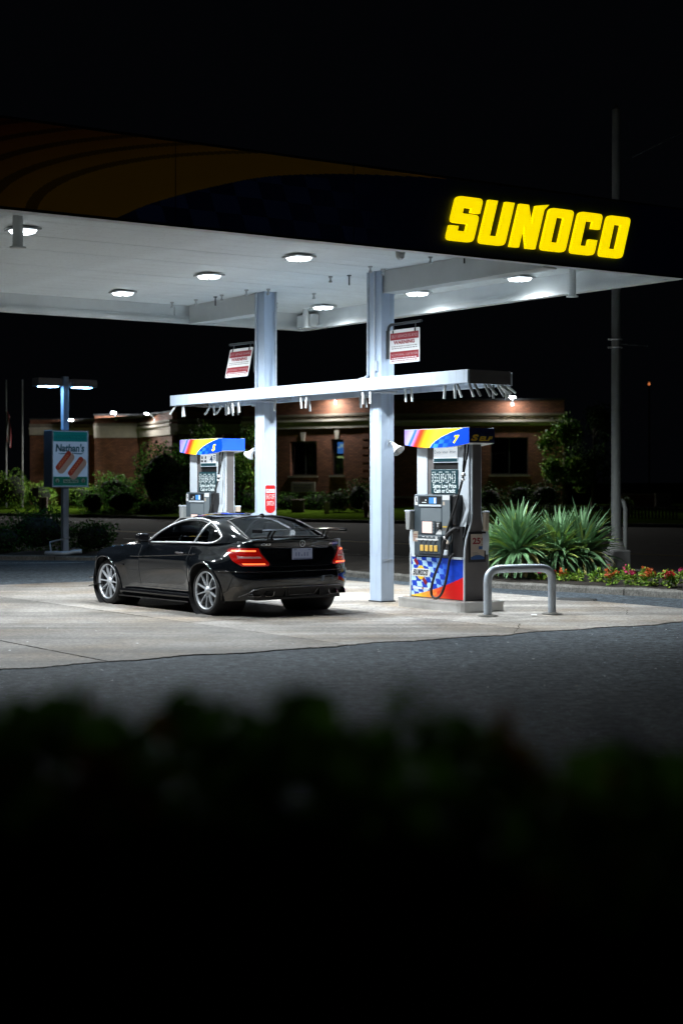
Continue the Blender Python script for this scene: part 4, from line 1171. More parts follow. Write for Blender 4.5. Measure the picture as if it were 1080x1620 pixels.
def body(s, z, off=0.0):
    x, y = ol(s); n = nrm(s)
    wr = 1-sstep(.75, 1.25, s); wf = 1-sstep(.5, 1.2, SL-s); ws = max(0, 1-wr-wf)
    ins = wr*rear_in(z)+wf*front_in(z)+ws*side_in(z)
    zt = ztop_x(x); r = .035
    if z > zt-r: ins += r*(1-math.sqrt(max(0, 1-((z-(zt-r))/r)**2)))
    out = flare(x)*(1-sstep(.66, .90, z))*ws if ws > 0 else 0
    # muscle above the rear wheel arch
    q = Vector((x, y))+n*(out-ins+off)
    if x < .9: q.y -= 0.05*sstep(.9, -.4, x)*sstep(.85, 1.05, z)*(1 if y > .3 else y/.3)
    return Vector((q.x, max(0, q.y) if y > .01 else 0, z))
# sample positions along the outline
ss = list(np.linspace(0, SL, 110))
for c in (0, WB):
    sc_ = s_of_x(c)
    ss = [s for s in ss if abs(ol(s)[0]-c) > AR+.004 or s < .75 or s > SL-.8]
    for a_ in np.linspace(-PI/2, PI/2, 25): ss.append(s_of_x(c+AR*math.sin(a_)*.9995))
    ss += [s_of_x(c+AR+.002), s_of_x(c-AR-.002)]
ss = sorted(set(round(float(s), 5) for s in ss))
ts = [0, .03, .08, .16, .25, .34, .43, .52, .60, .68, .75, .81, .86, .90, .935, .96, .98, .993, 1.0]
mb = MB(); NZ = len(ts); KD = 8
for s in ss:
    zl = zlow(s); x, y = ol(s); zt = ztop_x(x)
    for t in ts: mb.v.append(tuple(body(s, lerp(zl, zt, t))))
    e = body(s, zt)
    crown = lerp(.035, .075, sstep(1.8, 2.6, e.x))
    for k in range(1, KD+1):
        f = 1-k/KD
        mb.v.append((e.x+(.03*(1-f*f) if e.x > 3 else 0), e.y*f, zt+crown*(1-f*f)*(1 if s > .3 and s < SL-.3 else max(.0, min(s, SL-s)/.3))))
RW = NZ+KD
for i in range(len(ss)-1):
    for k in range(RW-1):
        a_ = i*RW+k; mb.f.append((a_, a_+1, a_+RW+1, a_+RW)); mb.mi.append(0); mb.sm.append(True)
n0 = len(mb.v)
mb.v += [(x, -y, z) for x, y, z in mb.v[:n0]]
mb.f += [tuple(i+n0 for i in f)[::-1] for f in mb.f[:]]; mb.mi *= 2; mb.sm *= 2
mb.build('body', M['paint'], CAR, merge=True, sharp=32)

# greenhouse
roofz = curve([(-.72, 1.055), (-.55, 1.125), (-.30, 1.238), (-.05, 1.333), (.2, 1.380), (.5, 1.400), (.8, 1.405), (1.1, 1.375), (1.35, 1.305), (1.6, 1.20), (1.85, 1.085), (2.1, .97)])
gyb = curve([(-.72, .62), (-.4, .735), (0, .80), (.5, .815), (1, .815), (1.6, .79), (2.1, .72)])
def gz0(x): return ztop_x(x)-.012
def GP(x, al, off=0.0):
    zb = gz0(x); H = max(.02, roofz(x)-zb); sgn = 1
    if al > PI/2: al = PI-al; sgn = -1
    s = math.sin(al)**(2/7.0); kt = .42
    y = (gyb(x)-kt*H*s)*math.cos(al)
    z = zb+H*s+.02*(1-(y/.6)**2 if abs(y) < .6 else 0)*sstep(0, .3, H)
    return Vector((x, sgn*y, z))
def GO(x, al, off):
    p = GP(x, al); e = .01
    du = GP(x+e, al)-GP(x-e, al); dv = GP(x, min(al+e, PI/2 if al <= PI/2 else PI))-GP(x, max(al-e, 0))
    n = dv.cross(du)
    if n.length < 1e-9: return p
    n.normalize()
    if n.z < 0 and abs(n.z) > .2: n = -n
    if abs(n.z) <= .2 and n.y*p.y < 0: n = -n
    return p+n*off
def al_of_z(x, z):
    lo_, hi_ = 0, PI/2
    for _ in range(30):
        m_ = (lo_+hi_)/2
        if GP(x, m_).z < z: lo_ = m_
        else: hi_ = m_
    return lo_
def al_of_y(x, y):
    lo_, hi_ = 0, PI/2
    for _ in range(30):
        m_ = (lo_+hi_)/2
        if GP(x, m_).y > y: lo_ = m_
        else: hi_ = m_
    return lo_
wlow = curve([(-.15, 1.04), (.0, 1.012), (.4, 1.003), (1.0, .992), (1.72, .972)])
wtop = curve([(-.155, 1.095), (-.02, 1.185), (.2, 1.262), (.5, 1.313), (.8, 1.322), (1.05, 1.297), (1.3, 1.225), (1.55, 1.105), (1.76, .985)])
WX0, WX1 = -.15, 1.75
def in_side(x, z): return WX0 < x < WX1 and wlow(x) < z < wtop(x)
RX0, RX1 = -.63, .02
def rear_hw(x): return lerp(.62, .545, (x-RX0)/(RX1-RX0))
def in_rear(x, y): return RX0 < x < RX1 and abs(y) < min(rear_hw(x), .62)
FX0, FX1 = 1.22, 1.98
def front_hw(x): return lerp(.52, .66, (x-FX0)/(FX1-FX0))
def in_front(x, y): return FX0 < x < FX1 and abs(y) < front_hw(x)
nx, nal = 150, 64
alphas = [PI/2*(1-math.cos(PI*k/nal))/2 for k in range(nal+1)]
# denser towards the rail: use equal arc length at a typical section
arc = np.linspace(0, PI/2, 400); pts = np.array([GP(.5, a_)[1:] for a_ in arc]); L_ = np.concatenate([[0], np.cumsum(np.hypot(*np.diff(pts, axis=0).T))])
alphas = list(np.interp(np.linspace(0, L_[-1], nal+1), L_, arc)); alphas[-1] = PI/2
xs = np.linspace(-.72, 2.1, nx+1)
mb = MB()
for x in xs:
    for a_ in alphas: mb.v.append(tuple(GP(float(x), a_)))
for i in range(nx):
    for k in range(nal):
        q = (i*(nal+1)+k, i*(nal+1)+k+1, (i+1)*(nal+1)+k+1, (i+1)*(nal+1)+k)
        c = sum((Vector(mb.v[j]) for j in q), Vector())/4
        if in_side(c.x, c.z) and alphas[k] < al_of_z(c.x, wtop(c.x) if c.x < WX1 else 2)+.3 and c.y > .45: continue
        if in_rear(c.x, c.y) or in_front(c.x, c.y): continue
        mb.f.append(q); mb.mi.append(0); mb.sm.append(True)
n0 = len(mb.v)
mb.v += [(x, -y, z) for x, y, z in mb.v[:n0]]
mb.f += [tuple(i+n0 for i in f)[::-1] for f in mb.f[:]]; mb.mi *= 2; mb.sm *= 2
mb.build('roof', M['paint'], CAR, merge=True)

def side_pane(x0, x1, name, sy):
    mb = MB()
    def f(u, v):
        x = lerp(x0(v), x1(v), u); z = lerp(wlow(x), wtop(x), v)
        p = GO(x, al_of_z(x, z), .002); return (p.x, sy*p.y, p.z)
    mb.grid(f, 22, 8); return mb.build(name, M['car_glass'], CAR)
pil = lambda v: lerp(.44, .27, v)
def side_tube(pts, r, mats, name, sy, off=.006):
    mb = MB(); P = []
    for x, z in pts:
        p = GO(x, al_of_z(x, z), off); P.append((p.x, sy*p.y, p.z))
    mb.tube(P, r, n=8); return mb.build(name, mats, CAR)
for sy in (1, -1):
    side_pane(lambda v: WX0, lambda v: pil(v)-.03, 'quarter_window', sy)
    side_pane(lambda v: pil(v)+.03, lambda v: WX1-.005, 'door_window', sy)
    # chrome surround: under line, arch, and the pillar strip
    lo_ = [(x, wlow(x)-.006) for x in np.linspace(1.76, -.02, 30)]
    tip = [(-.09, 1.030), (-.15, 1.065), (-.165, 1.092)]
    up = [(x, wtop(x)+.004) for x in np.linspace(-.15, 1.75, 44)]
    side_tube(lo_+tip+up, .0125, M['chrome'], 'window_chrome', sy)
    side_tube([(x, wtop(x)-.02) for x in np.linspace(-.10, 1.70, 40)], .009, M['rubber'], 'window_seal', sy, .003)
    side_tube([(pil(v), lerp(wlow(pil(v)), wtop(pil(v)), v)) for v in np.linspace(0, 1, 10)], .012, M['chrome'], 'pillar_chrome', sy)
    side_tube([(pil(v)+.03, lerp(wlow(pil(v)), wtop(pil(v)), v)) for v in np.linspace(0, 1, 10)], .020, M['gloss_black'], 'pillar', sy, 0)
def deck_pane(x0, x1, hw, name, m):
    mb = MB()
    def f(u, v):
        x = lerp(x0, x1, v); y = lerp(-hw(x), hw(x), u)
        p = GO(x, al_of_y(x, abs(y)), .003); return (p.x, y, p.z)
    mb.grid(f, 24, 14); return mb.build(name, m, CAR)
deck_pane(RX0, RX1, rear_hw, 'rear_window', M['rear_glass'])
deck_pane(FX0, FX1, front_hw, 'windscreen', M['car_glass'])
mb = MB(); P = []
for x in np.linspace(RX0, RX1, 14): p = GO(x, al_of_y(x, rear_hw(x)), .004); P.append(p)
Q = [Vector((p.x, -p.y, p.z)) for p in P[::-1]]
top = [GO(RX1, al_of_y(RX1, abs(y)), .004)*1 for y in np.linspace(rear_hw(RX1), 0, 6)]
top = top+[Vector((p.x, -p.y, p.z)) for p in top[::-1]]
bot = [GO(RX0, al_of_y(RX0, abs(y)), .004) for y in np.linspace(rear_hw(RX0), 0, 6)]
bot = [Vector((p.x, -p.y, p.z)) for p in bot]+bot[::-1]
mb.tube(P+top+Q+bot[::1], .012, n=6, closed=True); mb.build('rear_window_seal', M['rubber'], CAR)

# interior: floor tub, dash, wheel, seats
mb = MB(); mb.bb(-.55, 1.75, -.74, .74, .25, .45); mb.bb(1.38, 1.85, -.70, .70, .45, .955, bev=.05); mb.bb(-.70, -.35, -.62, .62, .45, 1.045); mb.bb(-.3, 1.6, -.10, .10, .45, .68); mb.build('cabin', M['interior'], CAR)
def seat(x, y):
    mb = MB(); mb.box((x+.05, y, .55), (.50, .46, .20), bev=.06); mb.box((x-.25, y, .86), (.15, .46, .66), ry=-.28, bev=.06); mb.box((x-.37, y, 1.19), (.10, .26, .19), ry=-.18, bev=.05)
    mb.build('seat', M['seat'], CAR)
for y in (-.36, .36): seat(.72, y)
for y in (-.33, .33):
    mb = MB(); mb.box((-.28, y, .82), (.14, .5, .46), ry=-.35, bev=.06); mb.box((-.40, y, 1.07), (.09, .24, .14), ry=-.2, bev=.04); mb.build('rear_seat', M['seat'], CAR)
mb = MB(); ring = []
for k in range(24):
    q = 2*PI*k/24; ring.append((1.27+.06*math.sin(q), .37+.185*math.cos(q), .93+.175*math.sin(q)))
mb.tube(ring, .016, n=8, closed=True); mb.box((1.28, .37, .93), (.05, .16, .10), bev=.02); mb.tube([(1.28, .37, .93), (1.5, .37, .86)], .03); mb.build('steering_wheel', M['seat'], CAR)
mb = MB(); mb.box((1.44, .0, 1.235), (.03, .22, .06), bev=.01); mb.build('rear_view_mirror', M['interior'], CAR)
mb = MB(); mb.box((1.33, .37, 1.285), (.28, .42, .012), ry=.42); mb.build('sun_visor', M['seat_light'], CAR)

# wheel wells, floor
for c in (0, WB):
    for sy in (1, -1):
        mb = MB(); mb.lathe([(AR+.004, sy*.93 if c == 0 else sy*.90), (AR+.004, sy*.50), (0, sy*.50)], n=28, c=(c, 0, ZC), axis='Y')
        mb.build('wheel_well', M['rubber'], CAR)
for x0_, x1_, w_x, z0_, z1_ in ((.40, 2.36, .84, .17, .26), (-.86, -.40, .66, .235, .30), (3.1, 3.5, .6, .15, .25)):
    mb = MB(); mb.bb(x0_, x1_, -w_x, w_x, z0_, z1_); mb.build('underbody', M['rubber'], CAR)
def rear_x(y, z):
    lo_, hi_ = 0.0, 1.35
    for _ in range(28):
        m_ = (lo_+hi_)/2
        if body(m_, z).y < abs(y): lo_ = m_
        else: hi_ = m_
    return body(lo_, z).x

# wheels
def wheel(x, sy, w, face):
    t = bpy.data.objects.new('wheel', None); col.objects.link(t); t.parent = CAR
    t.location = (x, sy*face, ZC-.004); t.rotation_euler = (0, random.uniform(0, 6), 0)
    R = WR
    o = 1 if sy > 0 else -1
    mb = MB(); prof = [(.262, 0), (.285, .012), (.315, .010), (R-.012, -.012), (R, -.04), (R, -w+.04), (R-.012, -w+.012), (.30, -w), (.262, -w)]
    mb.lathe([(r, o*h) for r, h in prof], n=48, axis='Y')
    for g in (-.07, -.12, -.17): mb.lathe([(R+.0006, o*(g-.005)), (R+.0006, o*(g+.005))], n=48, axis='Y')
    mb.build('tyre', M['tyre'], t)
    mb = MB(); mb.lathe([(.266, o*.0), (.270, o*.008), (.264, o*.012), (.254, o*.004), (.248, o*-.012)], n=48, axis='Y'); mb.build('rim', M['rim'], t)
    mb = MB(); mb.lathe([(.2475, o*-.0125), (.238, o*-.04), (.235, o*-.10), (.235, o*-(w-.03)), (0, o*-(w-.03))], n=48, axis='Y'); mb.build('barrel', M['interior'], t)
    mb = MB(); mb.lathe([(0, o*.002), (.030, o*.002), (.034, o*-.004), (.055, o*-.012), (.066, o*-.03), (.066, o*-.06)], n=24, axis='Y')
    for k in range(5):
        q = 2*PI*k/5; mb.lathe([(0, o*-.004), (.008, o*-.004), (.008, o*-.03)], n=6, c=(.047*math.cos(q), 0, .047*math.sin(q)), axis='Y')
    mb.build('hub', M['rim'], t)
    sp = MB()
    n = 8; V = []
    for k in range(n+1):
        f = k/n; r = lerp(.052, .252, f); hw = lerp(.0085, .0048, f)+.006*max(0, f-.85)/.15
        dy = -.022+.016*f+.012*math.sin(PI*f)*.6
        V += [(r, o*dy, hw), (r, o*(dy-.004), -hw*.0+hw*1.25), (r, o*(dy-.03), hw*1.25), (r, o*(dy-.03), -hw*1.25), (r, o*(dy-.004), -hw*1.25), (r, o*dy, -hw)]
    for k in range(n):
        for j in range(6): sp.f.append((k*6+j, k*6+(j+1) % 6, k*6+6+(j+1) % 6, k*6+6+j)); sp.mi.append(0); sp.sm.append(False)
    sp.v = V
    bm = bmesh.new(); me = sp.mesh('spoke', M['rim']); bm.from_mesh(me); bmesh.ops.recalc_face_normals(bm, faces=bm.faces); bm.to_mesh(me); bm.free()
    for k in range(10):
        s_ = link('spoke', me, t); s_.rotation_euler = (0, 2*PI*k/10, 0)
    mb = MB(); mb.lathe([(.07, o*-.09), (.19, o*-.09), (.19, o*-.115), (.07, o*-.115)], n=36, axis='Y'); mb.build('brake_disc', M['disc'], t)
    mb = MB(); mb.lathe([(.12, o*-.07), (.205, o*-.07), (.205, o*-.13), (.12, o*-.13)], n=10, axis='Y', arc=1.1); ca_ = mb.build('brake_caliper', M['gloss_black'], t)
    ca_.rotation_euler = (0, -t.rotation_euler[1]+2.6, 0)
wheel(0, 1, .285, .890); wheel(0, -1, .285, .890); wheel(WB, 1, .255, .868); wheel(WB, -1, .255, .868)

# patches lying on the body surface: bounded by a polygon in (outline length s, height z)
def patch(poly, name, m, off, sy=1, nz=10, ns=16, parent=CAR, thick=True):
    z0 = min(p[1] for p in poly); z1 = max(p[1] for p in poly); mb = MB()
    rows = []
    for k in range(nz+1):
        z = lerp(z0+1e-4, z1-1e-4, k/nz); c = []
        for (a_, b_) in zip(poly, poly[1:]+poly[:1]):
            if (a_[1]-z)*(b_[1]-z) <= 0 and abs(a_[1]-b_[1]) > 1e-9: c.append(lerp(a_[0], b_[0], (z-a_[1])/(b_[1]-a_[1])))
        rows.append((z, min(c), max(c)))
    V = []; 
    for z, s0, s1 in rows:
        for i in range(ns+1):
            s = lerp(s0, s1, i/ns)
            p = body(abs(s), z, off); V.append((p.x, sy*p.y*(1 if s >= 0 else -1), p.z))
    F = [(k*(ns+1)+i, k*(ns+1)+i+1, (k+1)*(ns+1)+i+1, (k+1)*(ns+1)+i) for k in range(nz) for i in range(ns)]
    mb.add(V, F, 0, True)
    return mb.build(name, m, parent)
def body_tube(pts, r, m, name, sy=1, off=.0, n=6, parent=CAR):
    mb = MB(); P = []
    for s, z in pts:
        p = body(abs(s), z, off); P.append((p.x, sy*p.y*(1 if s >= 0 else -1), p.z))
    mb.tube(P, r, n=n); return mb.build(name, m, parent)
for sy in (1, -1):
    lamp = [(1.27, .925), (1.20, .952), (.68, .952), (.63, .885), (.50, .735), (.52, .705), (.90, .705), (1.06, .78)]
    tl = patch(lamp, 'tail_lamp', M['tail_red'], .008, sy, 12, 20)
    patch([(1.17, .905), (1.15, .925), (.71, .925), (.70, .905)], 'lamp_bar', M['tail_lit'], .0115, sy, 2, 14, tl)
    patch([(.87, .725), (.90, .745), (.57, .745), (.56, .725)], 'lamp_bar', M['tail_lit'], .0115, sy, 2, 12, tl)
    patch([(.98, .812), (1.0, .850), (.64, .846), (.61, .812)], 'reversing_lamp', M['tail_clear'], .0105, sy, 3, 12, tl)
    # door
    s0, s1 = s_of_x(.50), s_of_x(1.83)
    dr = patch([(s0, .33), (s1, .33), (s1+.0, .55), (s1, .93), (s0, .965), (s0, .5)], 'door', M['paint'], .0022, sy, 16, 24)
    for c_ in (s0, s1):
        body_tube([(c_, z) for z in np.linspace(.33, ztop_x(ol(c_)[0])-.02, 14)], .0035, M['rubber'], 'door_gap', sy, .0015, 5)
    body_tube([(s, .325) for s in np.linspace(s0, s1, 16)], .0035, M['rubber'], 'door_gap', sy, .0015, 5)
    body_tube([(s_of_x(x), .845) for x in np.linspace(.60, .80, 8)], .013, M['dull_chrome'], 'door_handle', sy, .028, 8, dr)
    body_tube([(s_of_x(.555), .845), (s_of_x(.545), .845)], .011, M['dull_chrome'], 'door_lock', sy, .01, 8, dr)
    # rising crease along the flank
    body_tube([(s_of_x(x), lerp(.845, .755, sstep(-.2, 2.3, x))) for x in np.linspace(.30, 2.05, 26)], .011, M['dull_chrome'] if False else M['paint'], 'flank_crease', sy, .001, 6)
    # arch lips
    for c, nm_a in ((0, 'rear_arch_lip'), (WB, 'front_arch_lip')):
        mb = MB(); P = []
        for a_ in np.linspace(math.radians(-18), math.radians(198), 36):
            z = ZC+AR*math.sin(a_); x = c+AR*math.cos(a_); s = s_of_x(x)
            p = body(s, max(z, .2), 0.004); P.append((x, sy*p.y, z))
        mb.tube(P, .014, n=6); mb.build(nm_a, M['paint'], CAR)
    # flared arch shoulders catching the light
    # sill
    mb = MB()
    mb.grid(lambda u, v: (lerp(.43, 2.35, u), sy*(.86+.055*math.sin(PI/2*v)-(0 if v < .95 else .03)), lerp(.155, .265, v)), 20, 5); mb.bb(.43, 2.35, sy*.80, sy*.918, .150, .165); mb.build('sill_skirt', M['gloss_black'], CAR)
    # rear bumper corner vent
    patch([(s_of_x(-.50), .36), (s_of_x(-.47), .34), (s_of_x(-.62), .57), (s_of_x(-.66), .585)], 'bumper_vent', M['rubber'], .003, sy, 8, 3)
    # front dive planes
    mb = MB(); mb.box((3.16, sy*.865, .40), (.24, .09, .012), ry=.16); mb.box((3.14, sy*.865, .27), (.28, .10, .012), ry=.16); mb.build('dive_plane', M['gloss_black'], CAR)
    # door mirror
    mb = MB(); V = MB(); V.box((0, 0, 0), (.10, .20, .13), bev=.045)
    mb.add([(1.62+p[0]+.04*abs(p[1]), sy*(.945+p[1]), 1.045+p[2]) for p in V.v], V.f, 0, True); mb.tube([(1.66, sy*.80, .985), (1.63, sy*.90, 1.0)], .024, n=8); mm_ = mb.build('door_mirror', M['gloss_black'], CAR)
    mb = MB(); mb.box((1.575, sy*.945, 1.045), (.006, .15, .095), bev=.002); mb.build('mirror_glass', M['gloss_black'], mm_)
    # head lamp
    hs = SL-.55
    patch([(hs-.62, .74), (hs-.55, .66), (hs-.1, .60), (hs, .64), (hs-.15, .70)], 'head_lamp', M['lamp_glass'], .006, sy, 6, 12)
    mb = MB(); bp = body(s_of_x(2.30), .62, .003); mb.box((2.30, sy*bp.y, .62), (.10, .006, .022)); mb.build('wing_badge', M['dull_chrome'], CAR)
    # bumper crease
    body_tube([(s, .63) for s in np.linspace(.02, 1.45, 30)], .004, M['paint'], 'bumper_seam', sy, .002)
    # exhaust pairs
    for y0 in (.50, .665):
        mb = MB(); o = rnd([(-.075, -.038), (.060, -.038), (.080, .038), (-.055, .038)], .02, (0, 1, 2, 3)); i_ = [(p*.84, q*.78) for p, q in o]
        n = len(o); xr = rear_x(y0, .34)-.022; V = [(xr, sy*(y0-p), .325+q) for p, q in o]+[(xr-.003, sy*(y0-p), .325+q) for p, q in i_]+[(xr+.16, sy*(y0-p), .325+q) for p, q in i_]+[(xr+.16, sy*(y0-p), .325+q) for p, q in o]
        F = []
        for L0, L1 in ((0, 1), (1, 2), (0, 3)):
            F += [(L0*n+k, L0*n+(k+1) % n, L1*n+(k+1) % n, L1*n+k) for k in range(n)]
        mb.add(V, F); mb.build('exhaust_tip', M['dull_chrome'], CAR)
        mb = MB(); mb.add([(xr+.10, sy*(y0-p), .325+q) for p, q in i_], [list(range(n))]); mb.build('exhaust_bore', M['rubber'], CAR)
# diffuser panel across the foot of the bumper
mb = MB()
mb.grid(lambda u, v: (rear_x(lerp(-.72, .72, u), lerp(.28, .40, v))-.006, lerp(-.72, .72, u), lerp(.28, .40, v)), 24, 4); mb.build('diffuser', M['rubber'], CAR)
mb = MB()
P = [(rear_x(y, z)-.008, y, z) for y, z in ((.80, .28), (.74, .35), (.64, .405), (.45, .41), (.3, .412), (.15, .413), (0, .413), (-.15, .413), (-.3, .412), (-.45, .41), (-.64, .405), (-.74, .35), (-.80, .28))]
mb.tube(spline(P, 3), .010, n=6); mb.build('diffuser_trim', M['dull_chrome'], CAR)
mb = MB(); P = [(rear_x(y, z)-.008, y, z) for y, z in ((.24, .385), (.20, .30), (0, .298), (-.20, .30), (-.24, .385))]; mb.tube(P, .008, n=6); mb.build('fog_lamp_trim', M['dull_chrome'], CAR)
for y in (.27, -.27):
    mb = MB(); mb.box((-.93, y, .33), (.06, .012, .10)); mb.build('diffuser_fin', M['gloss_black'], CAR)
# plate, badge, boot handle strip
px = body(0, .87).x
mb = MB(); mb.box((px-.012, 0, .862), (.012, .315, .155), 0, bev=.004); mb.bb(px-.0195, px-.0185, -.15, .15, .785, .805, 1)
for k, y in enumerate((.10, .055, .01, -.035, -.08)):
    mb.bb(px-.0195, px-.0185, y-.009, y+.009, .83, .885 if k != 2 else .855, 1)
for y in (-.11, .11): mb.bb(px-.0197, px-.0185, y-.02, y+.02, .915, .928, 1)
mb.build('number_plate', [M['plate'], M['plate_blue']], CAR)
mb = MB(); mb.tube([(body(s, .965).x-.004, sg*body(s, .965).y, .965) for s, sg in [(q, 1) for q in np.linspace(.46, .02, 8)]+[(q, -1) for q in np.linspace(.02, .46, 8)]], .008, n=6); mb.build('boot_strip', M['dull_chrome'], CAR)
bx = body(0, 1.01).x
mb = MB(); ring = [(bx-.006, .042*math.cos(2*PI*k/24), 1.008+.042*math.sin(2*PI*k/24)) for k in range(24)]
mb.tube(ring, .0045, n=6, closed=True)
for k in range(3):
    q = PI/2+2*PI*k/3; mb.add([(bx-.008, .04*math.cos(q), 1.008+.04*math.sin(q)), (bx-.008, .009*math.cos(q+PI/3), 1.008+.009*math.sin(q+PI/3)), (bx-.008, .009*math.cos(q-PI/3), 1.008+.009*math.sin(q-PI/3))], [(0, 1, 2)])
mb.build('badge', M['chrome'], CAR, fix=False)
mb = MB()
def tail_pt(u, v):
    s = abs(u); p = body(s, v, .004); return (p.x, p.y if u > 0 else -p.y, p.z)
text_add(mb, 'C63', -.66, -.52, .985, 1.015, lambda u, v: tail_pt(-u, v), 0, bold=.02)
mb.build('boot_lettering', M['chrome'], CAR, fix=False)
mb = MB()
text_add(mb, 'AMG', .50, .68, .985, 1.010, lambda u, v: tail_pt(-u, v), 0, bold=.02)
mb.build('boot_lettering', M['chrome'], CAR, fix=False)
# boot lid gap lines
for sy in (1, -1):
    body_tube([(lerp(.60, .50, 0), 1.035)]+[(s, z) for s, z in ((.66, .96), (.62, .89), (.49, .735), (.48, .70))], .0035, M['rubber'], 'boot_gap', sy, .002, 5)
body_tube([(s, .695) for s in np.linspace(.01, .48, 10)], .0035, M['rubber'], 'boot_gap', 1, .002, 5); body_tube([(s, .695) for s in np.linspace(.01, .48, 10)], .0035, M['rubber'], 'boot_gap', -1, .002, 5)
lip = MB(); P = [body(s, 1.046, .004) for s in np.linspace(0, .80, 18)]
lip.tube([(p.x-.006, p.y, 1.052) for p in P[::-1]]+[(p.x-.006, -p.y, 1.052) for p in P[1:]], .013, n=8); lip.build('boot_lip', M['paint'], CAR)
# rear wing on paired struts
wing = []
mb = MB(); prof = [(-.10, .006), (-.06, .018), (.02, .022), (.09, .010), (.115, 0), (.09, -.004), (0, .004), (-.09, -.002)]
mb.grid(lambda u, v: (-.90+0.03*(1-(2*u-1)**2)+prof[int(round(v*8)) % 8][0], lerp(.665, -.665, u), 1.185+.010*(1-(2*u-1)**2)+prof[int(round(v*8)) % 8][1]), 24, 8)
wg = mb.build('rear_wing', M['gloss_black'], CAR)
for sy in (1, -1):
    mb = MB(); mb.box((-.90, sy*.67, 1.185), (.23, .010, .050), bev=.004); mb.build('end_plate', M['gloss_black'], wg)
    for dx in (-.04, .05):
        mb = MB(); mb.tube([(-.80+dx, sy*.42, 1.05), (-.84+dx, sy*.43, 1.12), (-.90+dx, sy*.42, 1.19)], .012, n=6); mb.build('strut', M['gloss_black'], wg)
    mb = MB(); mb.box((-.79, sy*.42, 1.07), (.16, .05, .02), bev=.006); mb.build('strut_foot', M['gloss_black'], wg)
# shark fin aerial
mb = MB(); mb.prism([(.13, 1.37), (-.02, 1.345), (-.01, 1.40), (.03, 1.41)], lambda u, v, d: (u, d, v), -.012, .012); mb.build('aerial', M['gloss_black'], CAR)
# ================================================================== POLES AND SIGN BOX
def at(px, y): return (px-540)*y/2600.0
pylon = thing('sign_pylon', 'blue-white pole with a hot dog sign box and two flat lamp heads', 'sign', (at(103, 41), 41, .10), math.radians(35))
mb = MB(); mb.bb(-.075, .075, -.075, .075, 0, 4.42, bev=.01); mb.build('pole', M['column_paint'], pylon)
mb = MB(); mb.bb(-.14, .14, -.14, .14, 0, .02); mb.build('base_plate', M['dark_metal'], pylon)
for sx in (-1, 1):
    mb = MB(); mb.bb(sx*.14, sx*.80, -.20, .20, 4.16, 4.36, bev=.02); mb.bb(sx*.07, sx*.15, -.04, .04, 4.24, 4.32); h_ = mb.build('lamp_head', mat('bronze_head', (.34, .32, .31), .6), pylon)
    mb = MB(); mb.bb(sx*.24, sx*.68, -.13, .13, 4.145, 4.162, bev=.004); mb.build('lamp_lens', mat('pylon_lens', (.8, .8, .8), .4, emit=(.26, .58, 1.0), es=50.0), h_)
mb = MB(); mb.bb(-.50, .50, -.30, .16, 1.66, 3.07, bev=.015); mb.build('sign_box', mat('sign_box_blue', (.20, .26, .34), .4), pylon)
mb = MB()
for x0, x1, z0, z1 in ((-.50, .50, 3.045, 3.075), (-.50, .50, 1.655, 1.685), (-.50, -.472, 1.685, 3.045), (.472, .50, 1.685, 3.045)): mb.bb(x0, x1, -.325, -.301, z0, z1)
mb.build('sign_frame', mat('pale_frame', (.55, .62, .72), .4), pylon)
F = lambda u, v, d=0: (u, -.312-d, v)
GRN = mat('teal_green_print', (.01, .15, .15), .4, emit=(.005, .22, .27), es=.16); DGR = mat('deep_green_print', (.01, .09, .075), .4, emit=(.01, .22, .18), es=.12)  # band prints carry a faint added glow to brighten them
SKY_ = mat('pale_sign_face', (.30, .44, .54), .4, emit=(.40, .62, .95), es=.20); TEAL = mat('teal_script', (.02, .20, .28), .4)  # sign face given an added glow in place of light falling on it
mb = MB()
def rect(x0, x1, z0, z1, mi, d): mb.add([F(x0, z0, d), F(x1, z0, d), F(x1, z1, d), F(x0, z1, d)], [(0, 1, 2, 3)], mi)
rect(-.472, .472, 1.685, 3.045, 0, 0); rect(-.46, .46, 2.79, 3.035, 1, .001); rect(-.46, .46, 1.695, 1.92, 2, .001)
text_add(mb, "nathan's hot dogs", -.36, .36, 2.86, 2.935, lambda u, v: F(u, v, .002), 4)
text_add(mb, "Nathan's", -.40, .38, 2.535, 2.735, lambda u, v: F(u, v, .002), 3, shear=.12, bold=.035)
mb.add([F(u, v, .002) for u, v in ((-.34, 2.50), (-.25, 2.475), (0, 2.495), (.30, 2.475), (.38, 2.53), (.31, 2.505), (0, 2.515), (-.25, 2.50))], [list(range(8))], 3)
rect(-.19, .22, 1.765, 1.855, 5, .0015)
text_add(mb, 'Auto Market', -.17, .20, 1.78, 1.84, lambda u, v: F(u, v, .002), 2, bold=.03)
for cx in (-.35, .35):
    mb.add([F(cx+.055*math.cos(2*PI*k/14), 1.825+.055*math.sin(2*PI*k/14), .0015) for k in range(14)], [list(range(14))], 5)
    mb.add([F(cx+u, 1.80+v, .002) for u, v in ((-.03, -.03), (.035, -.03), (.02, .0), (.03, .05), (-.01, .02))], [list(range(5))], 6)
mb.build('sign_print', [SKY_, GRN, DGR, TEAL, mat('faded_print', (.05, .32, .30), .5), M['white_print'], M['grey_print']], pylon, fix=False)
BUN, SAUS, MUST = mat('bun_print', (.46, .37, .33), .5, emit=(.6, .48, .45), es=.07), mat('sausage_print', (.26, .06, .045), .4, emit=(.42, .07, .05), es=.10), mat('mustard_print', (.6, .34, .16), .5, emit=(.8, .4, .2), es=.10)  # same added glow keeps the food prints from going dark
